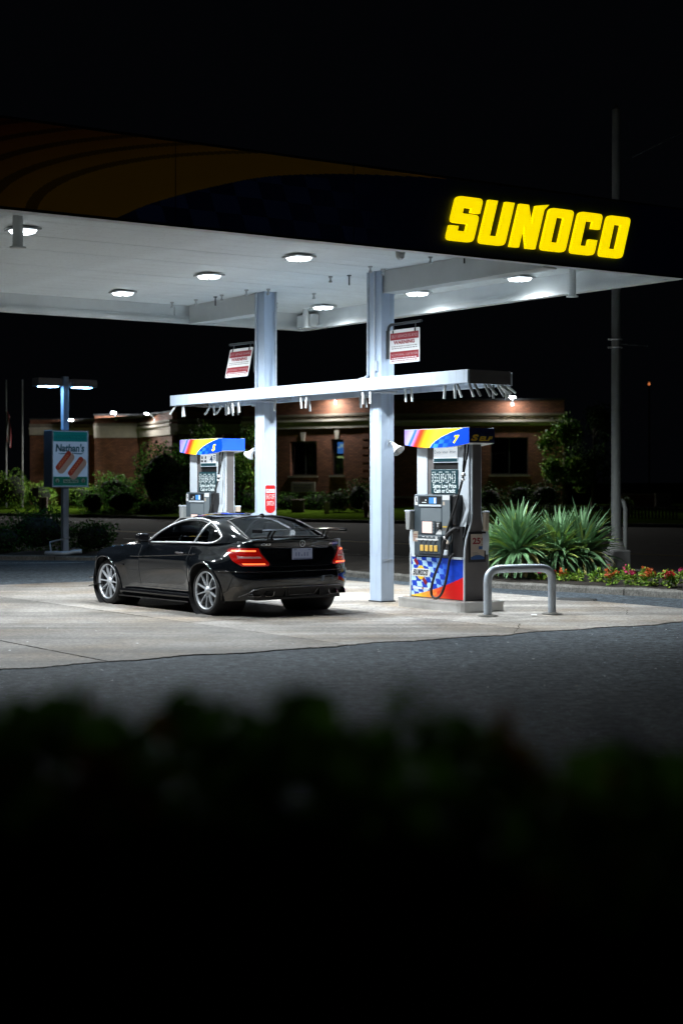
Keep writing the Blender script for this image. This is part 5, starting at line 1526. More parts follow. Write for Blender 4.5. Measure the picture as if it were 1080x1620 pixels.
for cx, cz in ((-.17, 2.30), (.16, 2.16)):
    mb = MB(); a_ = math.radians(50); ca, sa = math.cos(a_), math.sin(a_)
    def cap(L, Wd, ox, oz, mi, d):
        P = []
        for k in range(24):
            q = 2*PI*k/24; x = (L if math.cos(q) > 0 else -L)+Wd*math.cos(q); z = Wd*math.sin(q)
            P.append((cx+ox+(x*ca-z*sa), cz+oz+(x*sa+z*ca)))
        mb.prism(P, F, d, d+.002, mi)
    cap(.19, .115, .045, -.045, 0, .002); cap(.22, .068, -.02, .02, 1, .0045)
    zig = [(-.19+.38*k/12, .028*(1 if k % 2 else -1)) for k in range(13)]
    mb.tube([F(cx-.02+(x*ca-z*sa), cz+.02+(x*sa+z*ca), .008) for x, z in zig], .007, 2, n=5)
    mb.build('hot_dog_picture', [BUN, SAUS, MUST], pylon)
# bent pipe frame lying at its foot
fr = thing('bent_pipe_frame', 'bent grey pipe frame leaning at the foot of the sign pole', 'pipe frame', (0, 0, 0))
bx_, by_ = at(103, 40.1), 40.1
mb = MB(); mb.tube([(bx_+.05, by_+.4, .52), (bx_-.35, by_-.1, .42), (bx_-.27, by_-.35, .15)], .022, n=8); mb.build('bent_pipe', M['galv'], fr)
mb = MB(); mb.tube([(bx_-.42, by_-.25, .16), (bx_-.2, by_-.38, .17), (bx_+.1, by_-.36, .16), (bx_+.28, by_-.32, .20), (bx_+.46, by_-.3, .21)], .05, n=10); mb.build('lying_pipe', M['galv'], fr)

lp_ = thing('utility_pole', 'tall grey steel pole on a square footing rising behind the flower bed', 'pole', (at(974, 32.3), 32.3, .10))
mb = MB(); mb.tube([(0, 0, .5), (0, 0, 4), (0, 0, 9.1)], [.10, .095, .08], n=20, caps=True); mb.build('shaft', mat('grey_pole_paint', (.11, .118, .112), .7, var=.12, vscale=3), lp_)
mb = MB(); mb.box((0, 0, .22), (.42, .42, .46), bev=.03, rz=.4); mb.tube([(0, 0, .45), (0, 0, .62)], [.19, .12], n=20); mb.build('footing', mat('pole_footing', (.13, .13, .125), .8), lp_)
mb = MB(); mb.tube([(.17, -.05, .3), (.17, -.05, 1.25), (.14, -.03, 1.38), (.10, 0, 1.42)], .045, n=10); mb.build('cable_riser', mat('grey_pole_paint', (.11, .118, .112)), lp_)
mb = MB()
for z in (4.42, 4.58): mb.tube([(.115*math.cos(q), .115*math.sin(q), z) for q in np.linspace(0, 2*PI, 17)], .014, n=5); mb.box((-.14, -.04, z), (.05, .04, .03))
mb.build('clamp_band', M['steel'], lp_)
mb = MB(); mb.tube([(.1, 0, 4.49), (.62, 0, 4.45)], .016, n=6); mb.build('arm', M['dark_metal'], lp_)
mb = MB(); mb.tube([(0, 0, 9.1), (0, 0, 9.25)], [.05, .0], n=10); mb.build('pole_cap', M['dark_metal'], lp_)
wire = thing('overhead_cable', 'thin overhead cable slanting down from the upper edge', 'cable', (0, 0, 0))
mb = MB(); mb.tube(spline([(6.0, 34, 8.6), (7.8, 33.2, 9.45), (10.5, 32, 11.0)], 6), .016, n=5); mb.build('cable', M['dark_metal'], wire)

# ================================================================== PLANTS
def leaf_cloud(name, pts, size, mats, parent, asp=0.55, up=0.25, mw=None, seed=1):
    """Many small leaf blades, one quad folded along its midrib each."""
    r = np.random.default_rng(seed); n = len(pts); P = np.asarray(pts, float)
    d = r.normal(size=(n, 3)); d[:, 2] = d[:, 2]*.6+up; d /= np.linalg.norm(d, axis=1)[:, None]
    a = r.normal(size=(n, 3)); s = np.cross(d, a); s /= np.linalg.norm(s, axis=1)[:, None]
    L = size*r.uniform(.6, 1.3, n)[:, None]; Wd = L*asp*.5
    nn = np.cross(d, s)
    v = np.stack([P-d*L*.5, P+s*Wd+nn*Wd*.35, P+d*L*.5, P-s*Wd+nn*Wd*.35], 1).reshape(-1, 3)
    f = np.arange(4*n).reshape(n, 4)
    me = bpy.data.meshes.new(name)
    me.from_pydata(v.tolist(), [], f.tolist())
    for m in mats: me.materials.append(m)
    w = mw or [1/len(mats)]*len(mats)
    me.polygons.foreach_set('material_index', r.choice(len(mats), size=n, p=w).astype(np.int32))
    me.update()
    return link(name, me, parent)
def blob_pts(n, c, rad, seed, shell=.55, lump=.28, flat=0.0):
    r = np.random.default_rng(seed)
    d = r.normal(size=(n, 3)); d /= np.linalg.norm(d, axis=1)[:, None]
    d[:, 2] = np.abs(d[:, 2])*1.0 if flat else d[:, 2]
    k = r.normal(size=(5, 3))*2.4; ph = r.uniform(0, 6, 5)
    lum = 1+lump*np.mean(np.sin(d @ k.T*1.6+ph), axis=1)*1.6
    rr = (shell+(1-shell)*r.random(n)**.6)*lum
    return np.asarray(c)+d*rr[:, None]*np.asarray(rad)
def core(name, c, rad, parent, seed):  # solid dark blob added inside the leaves to block light and gaps
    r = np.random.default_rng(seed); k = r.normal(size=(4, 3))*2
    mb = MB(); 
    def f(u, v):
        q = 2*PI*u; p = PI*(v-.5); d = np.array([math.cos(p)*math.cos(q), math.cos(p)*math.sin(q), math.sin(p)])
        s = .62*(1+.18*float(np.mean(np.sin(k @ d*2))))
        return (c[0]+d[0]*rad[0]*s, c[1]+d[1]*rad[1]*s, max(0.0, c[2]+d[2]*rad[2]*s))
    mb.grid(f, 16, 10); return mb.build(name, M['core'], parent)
def shrub(name, label, cat, loc, rad, n, size, mats, mw=None, seed=1, group=None, z=None):
    t = thing(name, label, cat, loc, 0, group)
    c = (0, 0, rad[2]*.85)
    p = blob_pts(n, c, rad, seed); p = p[p[:, 2] > 0]
    leaf_cloud('foliage', p, size, mats, t, mw=mw, seed=seed)
    core('core_blob', c, rad, t, seed)
    return t

# yuccas: rosettes of sword leaves, dead and pale ones drooping below
def yucca(loc, label, R, H, n, seed, lean=(0, 0)):
    r = random.Random(seed)
    t = thing('yucca', label, 'yucca', loc, 0, 'yuccas in the flower bed')
    def blades(cnt, e0, e1, name, m, l0, l1, droop, h0):
        mb = MB()
        for _ in range(cnt):
            az = r.uniform(0, 2*PI); el = math.radians(r.uniform(e0, e1)); L = r.uniform(l0, l1); w = r.uniform(.034, .056)
            hx, hy = math.cos(az), math.sin(az); side = Vector((-hy, hx, 0)); p = Vector((hx*.05+lean[0]*h0, hy*.05+lean[1]*h0, h0+r.uniform(-.10, .10)))
            V = []; ns = 5; dr = droop*r.uniform(.3, 1.4)
            for k in range(ns+1):
                f = k/ns; ww = w*(1.0 if f < .5 else 1-(f-.5)*1.96)*(.8+.4*f if f < .5 else 1)
                e = el-dr*f*f
                if k: p = p+(Vector((hx, hy, 0))*math.cos(e)+Vector((0, 0, 1))*math.sin(e))*L/ns
                q = p.copy(); q.z = max(q.z, .02)
                nn_ = Vector((-hx*math.sin(e), -hy*math.sin(e), math.cos(e)))
                V += [q-side*ww+nn_*ww*.5, q, q+side*ww+nn_*ww*.5]
            F = []
            for k in range(ns):
                a_ = k*3; F += [(a_, a_+1, a_+4, a_+3), (a_+1, a_+2, a_+5, a_+4)]
            mb.add(V, F, 0, False)
        return mb.build(name, m, t, fix=False)
    mb = MB(); mb.tube([(0, 0, 0), (lean[0]*.6*H, lean[1]*.6*H, H*.50)], [.09, .06], n=8); mb.build('stem', M['bark'], t)
    blades(int(n*.42), 35, 88, 'leaf_rosette', M['yucca'], R*.75, R*1.08, .35, H*.42)
    blades(int(n*.27), -15, 40, 'leaf_rosette', M['yucca'], R*.7, R*1.0, .7, H*.40)
    blades(int(n*.24), -55, 5, 'leaf_skirt', M['yucca'], R*.6, R*.9, .8, H*.42)
    blades(int(n*.16), -10, 75, 'pale_leaves', M['yucca_pale'], R*.7, R*1.0, .5, H*.42)
    blades(int(n*.09), -70, 10, 'dry_leaves', M['yucca_dry'], R*.5, R*.8, .9, H*.4)
    return t
yucca((at(818, 30.2), 30.2, .12), 'tallest yucca with a fan of upright blue-green sword leaves, beside dispenser 7', .92, 1.20, 270, 3)
yucca((at(882, 30.6), 30.6, .12), 'middle yucca with steep narrow leaves between two fuller ones', .82, 1.12, 210, 5)
yucca((at(917, 30.9), 30.9, .12), 'yucca with yellowish leaves spreading towards the grey pole', .92, 1.05, 220, 9, (.05, 0))
yucca((at(782, 31.0), 31.0, .12), 'low shaggy yucca half hidden behind dispenser 7', .75, .85, 130, 11)

# bedding flowers along the kerb
BL = {'red': mat('red_petal', (.42, .018, .012), .5), 'pink': mat('pink_petal', (.62, .04, .17), .5), 'orange': mat('orange_petal', (.50, .10, .018), .5), 'white': mat('white_petal', (.72, .72, .68), .5)}
def flower(px, py, colr, n_b, label, size=1.0, seed=1):
    y = 1.71*2600/(py-765); loc = (at(px, y), y, .10)
    t = thing('bedding_flower', label, 'flower', loc, seed*1.3, 'bedding flowers along the kerb')
    p = blob_pts(int(110*size), (0, 0, .09*size), (.14*size, .14*size, .12*size), seed, .3, .3); p[:, 2] = np.maximum(p[:, 2], .0)
    leaf_cloud('foliage', p, .075, [M['bed_leaf'], M['bed_light']], t, seed=seed, mw=[.55, .45])
    if n_b:
        r = np.random.default_rng(seed); q = []
        for _ in range(n_b):
            a_ = r.uniform(0, 6.28); d = r.uniform(0, .12)*size; c = np.array([d*math.cos(a_), d*math.sin(a_), r.uniform(.15, .22)*size])
            q.append(c+r.normal(size=(9, 3))*.024)
        leaf_cloud('blossom', np.concatenate(q), .06, [BL[colr]], t, asp=.9, seed=seed)
    return t
for i, (px, py, c, nb, sz, lab) in enumerate([
    (843, 912, 'pink', 4, .9, 'pink bedding flower seen through the hoop barrier'),
    (856, 914, 'pink', 3, .8, 'small pink flower next to the hoop barrier post'),
    (874, 915, 'red', 6, .8, 'red bedding flower just outside the hoop barrier'),
    (894, 917, 'orange', 4, 1.0, 'orange-red flower between a red one and a bare green tuft'),
    (915, 917, 'red', 0, 1.0, 'green bedding plant without blossom under the middle yucca'),
    (921, 907, 'red', 0, 1.0, 'green plant without blossom in the back row under the yuccas'),
    (942, 908, 'red', 2, 1.1, 'green plant with two red blossoms in the back row'),
    (942, 918, 'red', 0, 1.1, 'wide green plant without blossom in the front row'),
    (965, 910, 'orange', 1, 1.0, 'green plant with one orange blossom at the pole footing'),
    (968, 921, 'orange', 6, 1.1, 'bright orange flower in the front row before the pole footing'),
    (992, 913, 'pink', 2, 1.1, 'tall leafy flower with pink tips just past the pole footing'),
    (1000, 923, 'pink', 4, 1.2, 'broad plant with pink blossom on one side, front row'),
    (1021, 914, 'orange', 3, 1.0, 'back row flower with scattered orange blossom'),
    (1028, 924, 'orange', 7, 1.2, 'largest orange flower clump at the kerb'),
    (1053, 916, 'red', 1, 1.0, 'leafy back row plant with a single red blossom'),
    (1060, 926, 'red', 8, 1.1, 'scarlet flower clump near the edge of the picture'),
    (1077, 917, 'pink', 5, 1.0, 'pink flower at the very edge of the bed in view'),
    (894, 898, 'white', 4, .8, 'white flower at the foot of the middle yucca')]):
    flower(px, py, c, nb, lab, sz, 20+i)
# dark clipped hedges in the left part of the strip
DK = [M['leaf_dark'], M['hedge_shade']]
shrub('hedge_bush', 'dark clipped bush left of the sign pole', 'bush', (at(62, 41.9), 41.9, .1), (1.0, .55, .62), 2600, .075, DK, seed=31)
shrub('hedge_bush', 'dark low bush between the sign pole and the car bonnet', 'bush', (at(148, 41.6), 41.6, .1), (.68, .5, .46), 1900, .075, DK, seed=32)
shrub('hedge_bush', 'dark bush cut off by the left picture edge', 'bush', (at(2, 41.4), 41.4, .1), (.75, .5, .40), 1600, .075, DK, seed=33)

# ================================================================== THE BRICK BUILDING ACROSS THE STREET
bank = thing('brick_building', 'low brick building with pale stone bands and dark windows across the street', 'building', (0, 0, 0))
GZ = .5
def facade(p0, ang, length, zb0, zb1, ztop, zcap, wins, quoin=False, dark_top=False, plinth_z=1.15):
    """A straight wall from p0 along ang (radians); wins are (u0, u1, z0, z1, kind)."""
    du = Vector((math.cos(ang), math.sin(ang), 0)); dn = Vector((-du.y, du.x, 0))   # dn points away from the viewer
    P = lambda u, d, z: Vector((p0[0], p0[1], 0))+du*u+dn*d+Vector((0, 0, z))
    def slab(mb, u0, u1, d0, d1, z0, z1, mi=0):
        V = [P(u, d, z) for z in (z0, z1) for d in (d0, d1) for u in (u0, u1)]
        mb.add(V, [(0, 2, 3, 1), (4, 5, 7, 6), (0, 1, 5, 4), (2, 6, 7, 3), (0, 4, 6, 2), (1, 3, 7, 5)], mi)
    mb = MB(); us = sorted([0, length]+[w[0] for w in wins]+[w[1] for w in wins])
    for a_, b_ in zip(us[:-1], us[1:]):
        w = [w for w in wins if abs(w[0]-a_) < 1e-6 and abs(w[1]-b_) < 1e-6]
        if w: slab(mb, a_, b_, 0, .35, GZ, w[0][2]); slab(mb, a_, b_, 0, .35, w[0][3], zb0)
        else: slab(mb, a_, b_, 0, .35, GZ, zb0)
    mb.build('wall', M['brick'], bank)
    mb = MB(); slab(mb, 0, length, .02, .35, zb1+.001, ztop); mb.build('parapet', M['brick'], bank)
    mb = MB(); slab(mb, -.03, length+.03, -.10, .35, zb0+.001, zb1-.12); slab(mb, -.05, length+.05, -.18, .35, zb1-.119, zb1); mb.build('stone_band', M['stone'], bank)
    mb = MB(); slab(mb, -.03, length+.03, -.16, .35, zcap-.12, zcap); slab(mb, -.02, length+.02, -.03, .019, zb1+.002, zcap-.121); mb.build('cornice', M['dull_stone'], bank)
    mb = MB(); slab(mb, -.05, length+.05, -.06, .42, ztop+.001, ztop+.10); mb.build('coping', M['roof_dark'], bank)
    if plinth_z:
        mb = MB(); slab(mb, -.03, length+.03, -.08, -.001, GZ, plinth_z-.12); mb.build('wall_base', M['brick'], bank)
        mb = MB(); slab(mb, -.04, length+.04, -.10, -.001, plinth_z-.119, plinth_z); mb.build('water_table', M['dull_stone'], bank)
    if quoin:
        for k in range(9):
            mb = MB(); z = zb0-.35-k*.42; slab(mb, length-.45, length+.02, -.05, -.001, z-.30, z); mb.build('quoin', M['brick'], bank)
    for (u0, u1, z0, z1, kind) in wins:
        mb = MB()
        for q in ((u0, u0+.07, z0, z1), (u1-.07, u1, z0, z1), (u0+.07, u1-.07, z0, z0+.07), (u0+.07, u1-.07, z1-.07, z1), *((((u0+u1)/2-.03, (u0+u1)/2+.03, z0+.07, z1-.07),) if 'tv' not in kind else ())):
            slab(mb, q[0], q[1], .20, .26, q[2], q[3])
        w = mb.build('window', M['dark_frame'], bank)
        mb = MB(); slab(mb, u0+.05, u1-.05, .225, .24, z0+.05, z1-.05); mb.build('pane', glass_mat('bank_window_glass', (.35, .35, .34)) if 'bank_window_glass' not in bpy.data.materials else bpy.data.materials['bank_window_glass'], w)
        mb = MB(); slab(mb, u0-.1, u1+.1, -.10, .20, z0-.12, z0-.001); mb.build('sill', M['dull_stone'], w)
        mb = MB(); slab(mb, u0, u1, .9, .95, z0-.1, z1+.1); mb.build('room_wall', M['dark_frame'], w)
        if 'key' in kind:
            m_ = (u0+u1)/2
            V = [P(m_+x, d, z) for d in (-.07, -.001) for x, z in ((-.10, z1+.01), (.10, z1+.01), (.17, z1+.50), (-.17, z1+.50))]
            mb = MB(); mb.add(V, [(0, 1, 2, 3), (4, 7, 6, 5), (0, 4, 5, 1), (1, 5, 6, 2), (2, 6, 7, 3), (3, 7, 4, 0)]); mb.build('keystone', M['stone'], w)
        if 'tv' in kind:
            mb = MB(); slab(mb, u0+.12, u1-.04, .42, .50, z1-.78, z1-.15); mb.build('blue_screen', mat('blue_screen', (.02, .05, .2), .4, emit=(.06, .26, .85), es=3.2), w)
            mb = MB(); slab(mb, u0+.30, u1-.10, .405, .415, z1-.45, z1-.25); slab(mb, u0+.16, u0+.30, .405, .415, z1-.50, z1-.40); mb.build('screen_mark', mat('pale_screen', (.2, .3, .4), .4, emit=(.45, .75, 1.0), es=2.6), w)
            mb = MB(); slab(mb, u0+.12, u1-.30, .40, .41, z1-1.03, z1-.93); slab(mb, u1-.32, u1-.04, .40, .41, z1-1.10, z1-.95); slab(mb, u1-.18, u1-.06, .40, .41, z1-1.35, z1-1.1); mb.build('lit_strip', mat('lit_greenish_strip', (.3, .4, .2), .4, emit=(.70, 1.0, .42), es=1.8), w)
        if 'bits' in kind:
            r = random.Random(5); mb = MB()
            for _ in range(9):
                u = r.uniform(u0+.2, u1-.2); z = r.uniform(z0+.15, z1-.3); slab(mb, u, u+r.uniform(.05, .16), .5, .52, z, z+r.uniform(.06, .5))
            mb.build('window_clutter', M['pump_mid'], w)
    return P
# far left wing, its lit front bay, the return wall, the centre block, and the block at the right
Pa = facade((at(48, 107), 107), 0, 4.6, 5.0, 5.5, 6.0, 5.72, [])
Pb = facade((at(150, 104), 104), 0, 2.95, 4.75, 5.5, 6.15, 5.66, [])
Pr = facade((at(222, 103.5), 103.5), -1.15, 6.3, 4.75, 5.42, 6.1, 5.66, [])
Pm = facade((at(270, 98.2), 98.2), -.12, 4.6, 4.8, 5.4, 6.4, 5.7, [])
Pc = facade((-5.64, 94.6), -.611, 8.72, 4.92, 5.42, 6.62, 5.72, [(3.36, 5.22, 2.30, 4.22, 'key bits'), (6.2, 7.02, 2.32, 4.30, 'key tv')], True)
Pe = facade((at(600, 91.5), 91.5), -.08, 10.2, 5.05, 5.38, 6.45, 5.75, [(6.15, 8.22, 2.35, 4.42, 'bits')], False)
mb = MB()
V = [(-6.1, 95.3, 6.3), (1.3, 90.2, 6.3), (2.2, 91.8, 6.3), (12, 91.5, 6.3), (14, 112, 6.3), (-20, 118, 5.8), (-20, 108, 5.8)]
mb.add(V, [list(range(7))]); mb.build('flat_roof', M['roof_dark'], bank)
# stone plaque beneath the wide window
q0 = Pc(3.45, -.10, 0); q1 = Pc(5.25, -.10, 0); d_ = (q1-q0).normalized(); n_ = Vector((d_.y, -d_.x, 0))
mb = MB(); c_ = (q0+q1)/2; mb.box((c_.x, c_.y, 1.62), (1.65, .10, .62), rz=math.atan2(d_.y, d_.x), bev=.015); mb.build('stone_plaque', M['dull_stone'], bank)
mb = MB()
r_ = random.Random(4)
for row in range(3):
    u = -.62
    while u < .5:
        w = r_.uniform(.08, .22); p = c_+d_*(u+w/2)+n_*.055; mb.box((p.x, p.y, 1.80-row*.18), (w, .006, .07), rz=math.atan2(d_.y, d_.x)); u += w+.06
mb.build('plaque_lettering', M['pump_side'], bank)

# wall lamps on the parapets
def wall_lamp(p, ang, label, power, dist=.5, es=560):
    cool = (.88, .96, 1.0)
    t = thing('wall_lamp', label, 'wall lamp', p, ang, 'flood lamps on the brick building')
    mb = MB(); mb.tube([(0, dist, -.35), (0, dist*.6, -.12), (0, .06, -.02)], .035, n=8); mb.box((0, dist-.02, -.38), (.16, .03, .2)); mb.build('bracket', M['white_trim'], t)
    mb = MB(); mb.box((0, 0, .03), (.32, .26, .10), rx=-.30, bev=.02); mb.build('housing', M['dark_metal'], t)
    mb = MB(); mb.box((0, -.02, -.035), (.28, .20, .016), rx=-.30, bev=.004); mb.build('lens', mat('wall_lamp_lens_%d' % es, (.9, .9, .9), .4, emit=cool, es=es), t)
    L = bpy.data.lights.new('flood', 'SPOT'); L.energy = power; L.color = (1.0, .97, .90); L.spot_size = math.radians(120); L.spot_blend = .7; L.shadow_soft_size = .2  # spot added to the fixture to brighten the lawn and street
    lo = bpy.data.objects.new('lawn_fill', L); col.objects.link(lo); lo.parent = t; lo.location = (0, -.22, -.22); lo.rotation_euler = (math.radians(52), 0, PI)
    lo.rotation_euler = Vector((0, -.80, -.62)).to_track_quat('-Z', 'Y').to_euler()
    return t
def lamp_on(P, u, z, ang, label, power, dist=.5, es=560): return wall_lamp(P(u, -dist, z), ang, label, power, dist, es)
lamp_on(Pc, 6.5, 6.72, -.611, 'glaring lamp above the narrow blue-lit window', 1900, .5, 1000)
lamp_on(Pe, 7.35, 6.62, -.08, 'glaring lamp above the dark square window, beside the shelf end', 1900, .5, 420)
lamp_on(Pr, 3.0, 6.15, -1.15, 'glaring lamp above the big dark bush', 1900)
lamp_on(Pa, 2.75, 6.0, 0, 'small lamp glowing just behind the sign pole', 700, .5, 260)
lamp_on(Pb, 1.35, 6.32, 0, 'lamp washing the pale stone band left of the big dark bush', 1900, 1.1, 3200)

# trees and shrubs before the building
def tree(name, label, x, y, h, crown, n, size, mats, mw, seed, cz=None, cr=None):
    z0 = lawn_z(x, y); t = thing(name, label, 'tree', (x, y, z0))
    r = random.Random(seed); cz = cz or h*.6
    mb = MB(); mb.tube([(0, 0, -.1), (.05, .02, cz*.5), (.0, .0, h*.85)], [.16, .12, .03], n=8); mb.build('trunk', M['bark'], t)
    cl = []
    for k in range(11):
        a_ = r.uniform(0, 2*PI); rr = r.uniform(.35, .85); zz = cz+crown[2]*r.uniform(-.8, .85)
        tip = Vector((crown[0]*rr*math.cos(a_), crown[1]*rr*math.sin(a_), zz)); b0 = Vector((0, 0, max(.4, zz-r.uniform(.5, 1.1))))
        mb = MB(); mb.tube([b0, b0.lerp(tip, .55)+Vector((0, 0, .1)), tip], [.06, .035, .012], n=6); mb.build('limb', M['bark'], t)
        cl.append(tip)
    pts = [blob_pts(n//11, c, (crown[0]*.42, crown[1]*.42, crown[2]*.34), seed*13+i, .15, .4) for i, c in enumerate(cl)]
    p = np.concatenate(pts); leaf_cloud('crown', p, size, mats, t, mw=mw, seed=seed)
    return t
LG = [M['leaf'], M['leaf_dark'], M['leaf_light']]
tree('street_tree', 'lamp-lit leafy tree beside the dark square window', at(892, 88), 88, 5.2, (1.55, 1.2, 2.1), 6200, .17, [M['leaf'], M['leaf_dark'], M['leaf_light']], [.5, .1, .4], 41, cz=3.2)
tree('street_tree', 'dark tree standing behind the lamp-lit tree', at(938, 88.5), 88.5, 5.9, (1.3, 1.2, 2.4), 3400, .17, [M['leaf_dark'], M['leaf']], [.8, .2], 42, cz=3.3)
tree('street_tree', 'green topped tree rising behind the header of dispenser 5', at(352, 90), 90, 5.0, (1.9, 1.4, 1.9), 5200, .16, [M['leaf'], M['leaf_dark'], M['leaf_light']], [.55, .30, .15], 43, cz=3.1)
shrub('round_bush', 'big round dark bush in front of the lit brick bay', 'bush', (at(262, 92), 92, lawn_z(at(262, 92), 92)), (2.0, 1.5, 2.15), 6500, .14, DK, seed=51)
shrub('round_bush', 'second dark bush joining the big round one behind dispenser 5', 'bush', (at(318, 92.5), 92.5, lawn_z(at(318, 92.5), 92.5)), (1.6, 1.3, 2.3), 5200, .14, DK, seed=52)
shrub('round_bush', 'low domed bush under the lit brick bay', 'bush', (at(180, 95), 95, lawn_z(at(180, 95), 95)), (1.45, 1.1, 1.2), 3600, .12, DK, seed=53)
shrub('round_bush', 'clipped dark bush at the lawn edge right of the sign pole', 'bush', (at(147, 91), 91, lawn_z(at(147, 91), 91)), (.85, .7, .75), 2200, .10, DK, seed=54)
shrub('round_bush', 'pale dusty bush beside the clipped dark one on the lawn', 'bush', (at(195, 90.5), 90.5, lawn_z(at(195, 90.5), 90.5)), (1.15, .8, .80), 3000, .10, DK+[M['leaf']], [.5, .3, .2], seed=55)
LT = [M['leaf'], M['leaf_light']]
for i, (px, y, rx, rz, lab, mats) in enumerate([
    (20, 101, 1.25, 1.35, 'yellow-green bush under the bare flag pole', LT), (62, 102, 1.1, .95, 'bright leafy shrub behind the small notice post', LT), (128, 101, 1.0, .85, 'leafy shrub seen under the sign box', LT),
    (455, 91.5, .8, .55, 'low shrub under the wide window', [M['leaf_dark'], M['leaf']]), (500, 90.5, .8, .6, 'low shrub in front of the stone plaque', [M['leaf_dark'], M['leaf']]),
    (535, 86.5, .75, .72, 'speckled shrub below the narrow window', [M['leaf'], M['leaf_dark']]), (567, 86, .8, .95, 'taller leafy shrub by the brick corner', [M['leaf'], M['leaf_dark']]),
    (775, 86, .85, .72, 'clipped green bush behind dispenser 7', [M['leaf_dark'], M['leaf']]), (823, 86, .85, .80, 'clipped green bush under the dark square window', [M['leaf_dark'], M['leaf']]), (862, 85, .95, .85, 'clipped green bush at the foot of the lamp-lit tree', [M['leaf_dark'], M['leaf']]),
    (985, 80, .55, .42, 'small pale shrub beyond the grey pole', LT), (395, 90, .8, .7, 'dark shrub showing between dispenser 5 and the far column', DK), (265, 88.5, .9, .48, 'white flowering shrub in front of the big round bush', [M['leaf'], BL['white']]), (235, 88.5, .8, .42, 'low dark shrub at the lawn edge below the big bush', DK)]):
    x = at(px, y)
    shrub('garden_shrub', lab, 'shrub', (x, y, lawn_z(x, y)), (rx, rx*.8, rz), int(1500*rx), .11, mats, [.85, .15] if BL['white'] in mats else None, seed=60+i)
# ground cover in front of the clipped bushes
pts = []
for k in range(2600):
    px = rng.uniform(760, 905); y = rng.uniform(81, 83.5); pts.append((at(px, y), y, lawn_z(at(px, y), y)+abs(rng.normal())*.16))
tag(leaf_cloud('ground_cover', pts, .13, [M['leaf'], M['leaf_light']], None, mw=[.7, .3], seed=77), kind='stuff')

# low picket fence along the verge
fence = thing('picket_fence', 'low fence of thin dark pickets along the far verge', 'fence', (0, 0, 0))
pk = MB(); pk.box((0, 0, .33), (.07, .03, .66)); pkm = pk.mesh('picket', mat('fence_paint', (.09, .085, .06), .7))
fpts = [Vector((at(772, 79.5), 79.5, 0)), Vector((at(905, 76.5), 76.5, 0)), Vector((at(1075, 73.0), 73.0, 0))]
acc_ = 0
for a_, b_ in zip(fpts[:-1], fpts[1:]):
    n = int((b_-a_).length/.17)
    for k in range(n):
        p = a_.lerp(b_, k/n); o = link('picket', pkm, fence); o.location = (p.x, p.y, lawn_z(p.x, p.y)-.03+random.uniform(-.01, .01)); o.rotation_euler = (0, 0, math.atan2((b_-a_).y, (b_-a_).x))
mb = MB()
for a_, b_ in zip(fpts[:-1], fpts[1:]):
    for h in (.18, .52): mb.tube([(a_.x, a_.y+.03, lawn_z(a_.x, a_.y)+h), (b_.x, b_.y+.03, lawn_z(b_.x, b_.y)+h)], .02, n=5)
mb.build('rail', mat('fence_paint', (.09, .085, .06), .7), fence)
# small things over there: hydrant, cabinets, notices, flag poles
def zat(px, y): return (at(px, y), y, lawn_z(at(px, y), y))
hy = thing('fire_hydrant', 'dark red hydrant with a pale cap on the lawn edge beside the nearer column', 'hydrant', zat(579, 79.5))
mb = MB(); mb.lathe([(0, 0), (.16, 0), (.16, .05), (.11, .07), (.11, .55), (.14, .57), (.14, .62), (.0, .62)], n=14); mb.tube([(-.2, 0, .42), (.2, 0, .42)], .06, n=8); mb.build('barrel', mat('hydrant_red', (.16, .03, .02), .5), hy)
mb = MB(); mb.lathe([(.13, .62), (.12, .72), (.07, .80), (.03, .82), (.03, .88), (0, .88)], n=14); mb.build('bonnet', M['dull_stone'], hy)
cb = thing('utility_cabinet', 'brown weathered cabinet with a dark slot on the lawn behind the sign pole', 'cabinet', zat(69, 93))
mb = MB(); mb.bb(-.22, .22, -.18, .18, 0, .92, bev=.02); mb.build('case', mat('cabinet_brown', (.16, .11, .08), .7), cb)
mb = MB(); mb.bb(-.05, .06, -.19, -.181, .05, .85); mb.build('slot', M['black_plastic'], cb)
nt_ = thing('notice_post', 'small square notice on a thin post on the lawn', 'sign', zat(57, 92))
mb = MB(); mb.bb(-.02, .02, -.02, .02, 0, 1.0); mb.build('post', M['dark_metal'], nt_)
mb = MB(); mb.bb(-.16, .16, -.035, -.021, .95, 1.45, 0)
for k in range(4): mb.bb(-.11, .11, -.038, -.035, 1.03+k*.1, 1.07+k*.1, 1)
mb.build('board', [mat('dull_board', (.22, .20, .16), .6), M['dark_metal']], nt_)
for px, lab, flagged in ((10.5, 'white flag pole with a limp striped flag', True), (36, 'bare thinner flag pole beside the flagged one', False)):
    x, y, z = zat(px, 104); fp = thing('flag_pole', lab, 'flag pole', (x, y, z))
    mb = MB(); mb.tube([(0, 0, 0), (0, 0, 8.0)], [.06, .035], n=10); mb.lathe([(0, 8.12), (.06, 8.06), (0, 8.0)], n=10); mb.build('mast', mat('white_mast', (.28, .28, .27), .6), fp)
    if flagged:
        mb = MB()
        for k in range(5):
            mb.grid(lambda u, v: (.05+.09*k*.55+.09*.55*u+.03*math.sin(6*v+k), -.05+.06*math.sin(k*2.1+2*u+4*v), 6.1-1.9*v-.1*k), 3, 14, k % 2)
        mb.build('flag', [mat('flag_red', (.25, .03, .03), .7), mat('flag_white', (.45, .43, .42), .7)], fp)
bn = thing('garden_bin', 'brown box planter on the lawn under the wide window', 'planter', zat(471, 88))
mb = MB(); mb.bb(-.33, .33, -.3, .3, 0, .62, bev=.03); mb.bb(-.36, .36, -.33, .33, .62, .70, bev=.02); mb.build('case', mat('planter_brown', (.10, .06, .045), .7), bn)
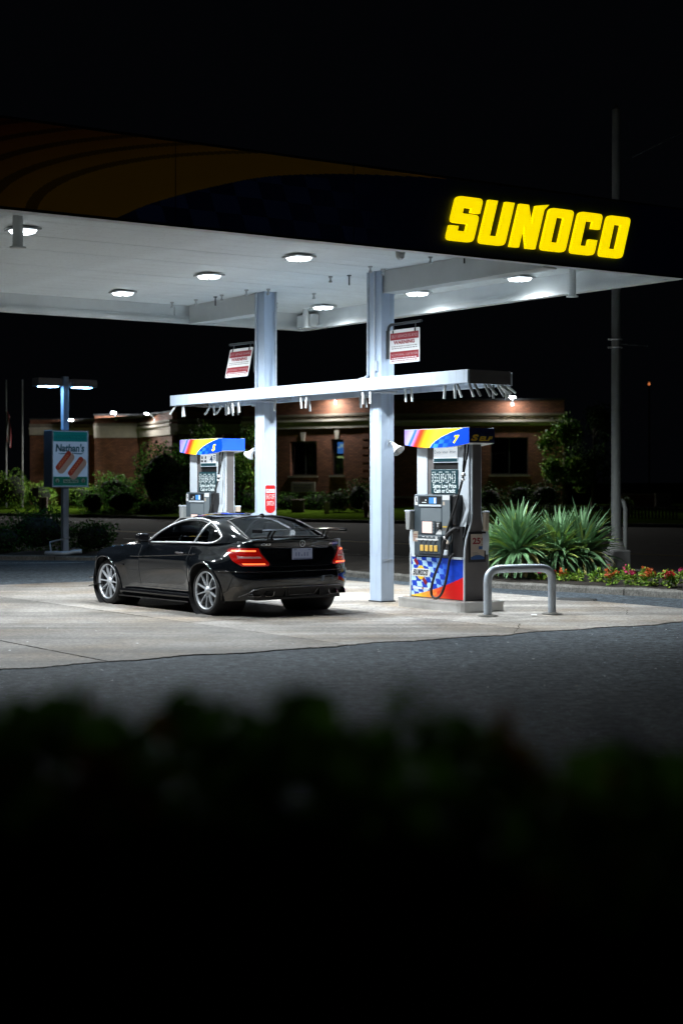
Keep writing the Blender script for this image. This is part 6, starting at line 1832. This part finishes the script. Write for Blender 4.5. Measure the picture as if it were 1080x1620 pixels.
ps_ = thing('lawn_marker', 'small pale marker stone near the speckled shrub', 'marker', zat(517, 85))
mb = MB(); mb.bb(-.12, .12, -.06, .06, 0, .62, bev=.02); mb.build('stone', M['stone'], ps_)
mb = MB(); mb.bb(-.14, .14, -.08, .08, -.05, .04); mb.build('foot', M['dull_stone'], ps_)
sb = thing('street_box', 'pale weathered cabinet standing alone beyond the grey pole', 'cabinet', zat(1048, 84))
mb = MB(); mb.bb(-.40, .40, -.25, .25, 0, .78, bev=.02); mb.build('case', mat('cabinet_pale', (.28, .22, .18), .7), sb)
mb = MB(); mb.bb(-.30, .30, -.262, -.251, .25, .62); mb.build('door', mat('cabinet_door', (.20, .17, .15), .7), sb)
mb = MB(); mb.bb(-.43, .43, -.28, .28, .78, .83); mb.build('lid', mat('cabinet_pale', (.28, .22, .18), .7), sb)
wl = thing('garden_wall', 'low brown brick wall fragment beyond the grey pole', 'wall', zat(1015, 85))
mb = MB(); mb.bb(-1.05, .75, -.15, .15, -.2, .70); mb.build('brickwork', M['brick'], wl)
mb = MB(); mb.bb(-1.1, .8, -.2, .2, .701, .78); mb.build('coping', M['dull_stone'], wl)
fl = thing('distant_lamp', 'tiny orange lamp far off in the dark at the right', 'street lamp', (at(1026, 150), 150, 0))
mb = MB(); mb.tube([(0, 0, 0), (0, 0, 10.8)], .08, n=8); mb.build('post', M['dark_metal'], fl)
mb = MB(); mb.lathe([(0, 10.8), (.09, 10.85), (.11, 10.95), (.07, 11.05), (0, 11.1)], n=10); mb.build('globe', mat('orange_globe', (.5, .2, .1), .4, emit=(1.0, .28, .08), es=.6), fl)

# litter on the paving
mb = MB()
for k in range(190):
    a_ = rng.uniform(1, 14); b_ = rng.uniform(-9, 3); p = W(a_, b_); s = rng.uniform(.006, .022)
    q = rng.uniform(0, 6.28); z = .026 if a_ < 5.34 and b_ < 2.8 else .004
    mb.add([(p[0]+s*math.cos(q+t), p[1]+s*math.sin(q+t), z+.004*(i % 2)) for i, t in enumerate((0, 1.3, 2.9, 4.6))], [(0, 1, 2, 3)], int(k % 3 == 0))
mb.add([(2.62, 22.75, .03), (2.70, 22.74, .028), (2.71, 22.86, .035), (2.63, 22.88, .03)], [(0, 1, 2, 3)], 0)
tag(mb.build('litter', [M['white_print'], M['dull_stone']], None, fix=False), kind='stuff')

# ================================================================== HEDGE IN FRONT OF THE CAMERA
hg = thing('front_hedge', 'dark leafy hedge across the foot of the view, far out of focus', 'hedge', (0, 0, 0))
htop = curve([(-1.2, 1.635), (-.50, 1.635), (-.38, 1.63), (-.33, 1.637), (-.29, 1.632), (-.235, 1.628), (-.19, 1.606), (-.155, 1.626), (-.13, 1.643), (-.11, 1.634), (-.085, 1.613), (-.05, 1.63), (-.025, 1.646), (-.01, 1.628), (.03, 1.600), (.05, 1.633), (.062, 1.640), (.08, 1.618), (.12, 1.597), (.16, 1.600), (.20, 1.555), (.235, 1.568), (.27, 1.580), (.31, 1.568), (.36, 1.580), (.6, 1.61), (1.2, 1.6)])
r = np.random.default_rng(99); P = []
bumps = [(r.uniform(-.6, .6), r.uniform(.012, .03), r.uniform(.006, .026)) for _ in range(44)]
while len(P) < 9000:
    x = r.uniform(-1.0, 1.0); y = r.uniform(1.35, 2.1); xs_ = x*1.55/y; zt = htop(xs_)+.026+max(h_*math.exp(-((xs_-c_)/w_)**2) for c_, w_, h_ in bumps)-.14*(y-1.55)-.25*max(0, 1.5-y)-.02
    u = r.random()
    z = zt-.8*(1-u**.3) if r.random() < .75 else r.uniform(.5, zt-.1)
    P.append((x, y, z-abs(r.normal())*.008))
P = np.array(P)
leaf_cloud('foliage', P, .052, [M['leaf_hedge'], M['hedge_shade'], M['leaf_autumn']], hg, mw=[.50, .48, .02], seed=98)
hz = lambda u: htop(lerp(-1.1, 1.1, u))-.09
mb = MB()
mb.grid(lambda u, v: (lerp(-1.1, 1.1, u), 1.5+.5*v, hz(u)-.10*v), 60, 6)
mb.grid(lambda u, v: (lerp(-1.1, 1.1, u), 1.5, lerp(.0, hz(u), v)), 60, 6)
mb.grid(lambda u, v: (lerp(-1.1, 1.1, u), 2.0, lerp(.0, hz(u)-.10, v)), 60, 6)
mb.build('dark_core', M['core'], hg)  # dark sheets added inside the hedge, blocking light from beyond
q = np.concatenate([np.asarray(c)+r.normal(size=(n, 3))*np.array([.03, .03, .018])*w for c, n, w in (((-.222, 1.52, 1.575), 26, .9), ((-.27, 1.5, 1.46), 16, .9), ((.03, 1.5, 1.47), 14, 1.0), ((.155, 1.54, 1.603), 10, .5), ((.21, 1.5, 1.57), 6, .5))])
leaf_cloud('russet_leaves', q, .05, [M['leaf_autumn']], hg, seed=97)
for k in range(16):
    x = -.95+k*.125; mb = MB(); mb.tube([(x, 1.75, 0), (x+random.uniform(-.05, .05), 1.75, .7), (x+random.uniform(-.1, .1), 1.72, 1.40)], [.018, .013, .006], n=6); mb.build('stem', M['bark'], hg)
mb = MB(); mb.tube([(.30, 1.5, 1.50), (.285, 1.5, 1.60), (.232, 1.49, 1.642)], [.006, .005, .003], n=6); mb.build('twig', M['bark'], hg)
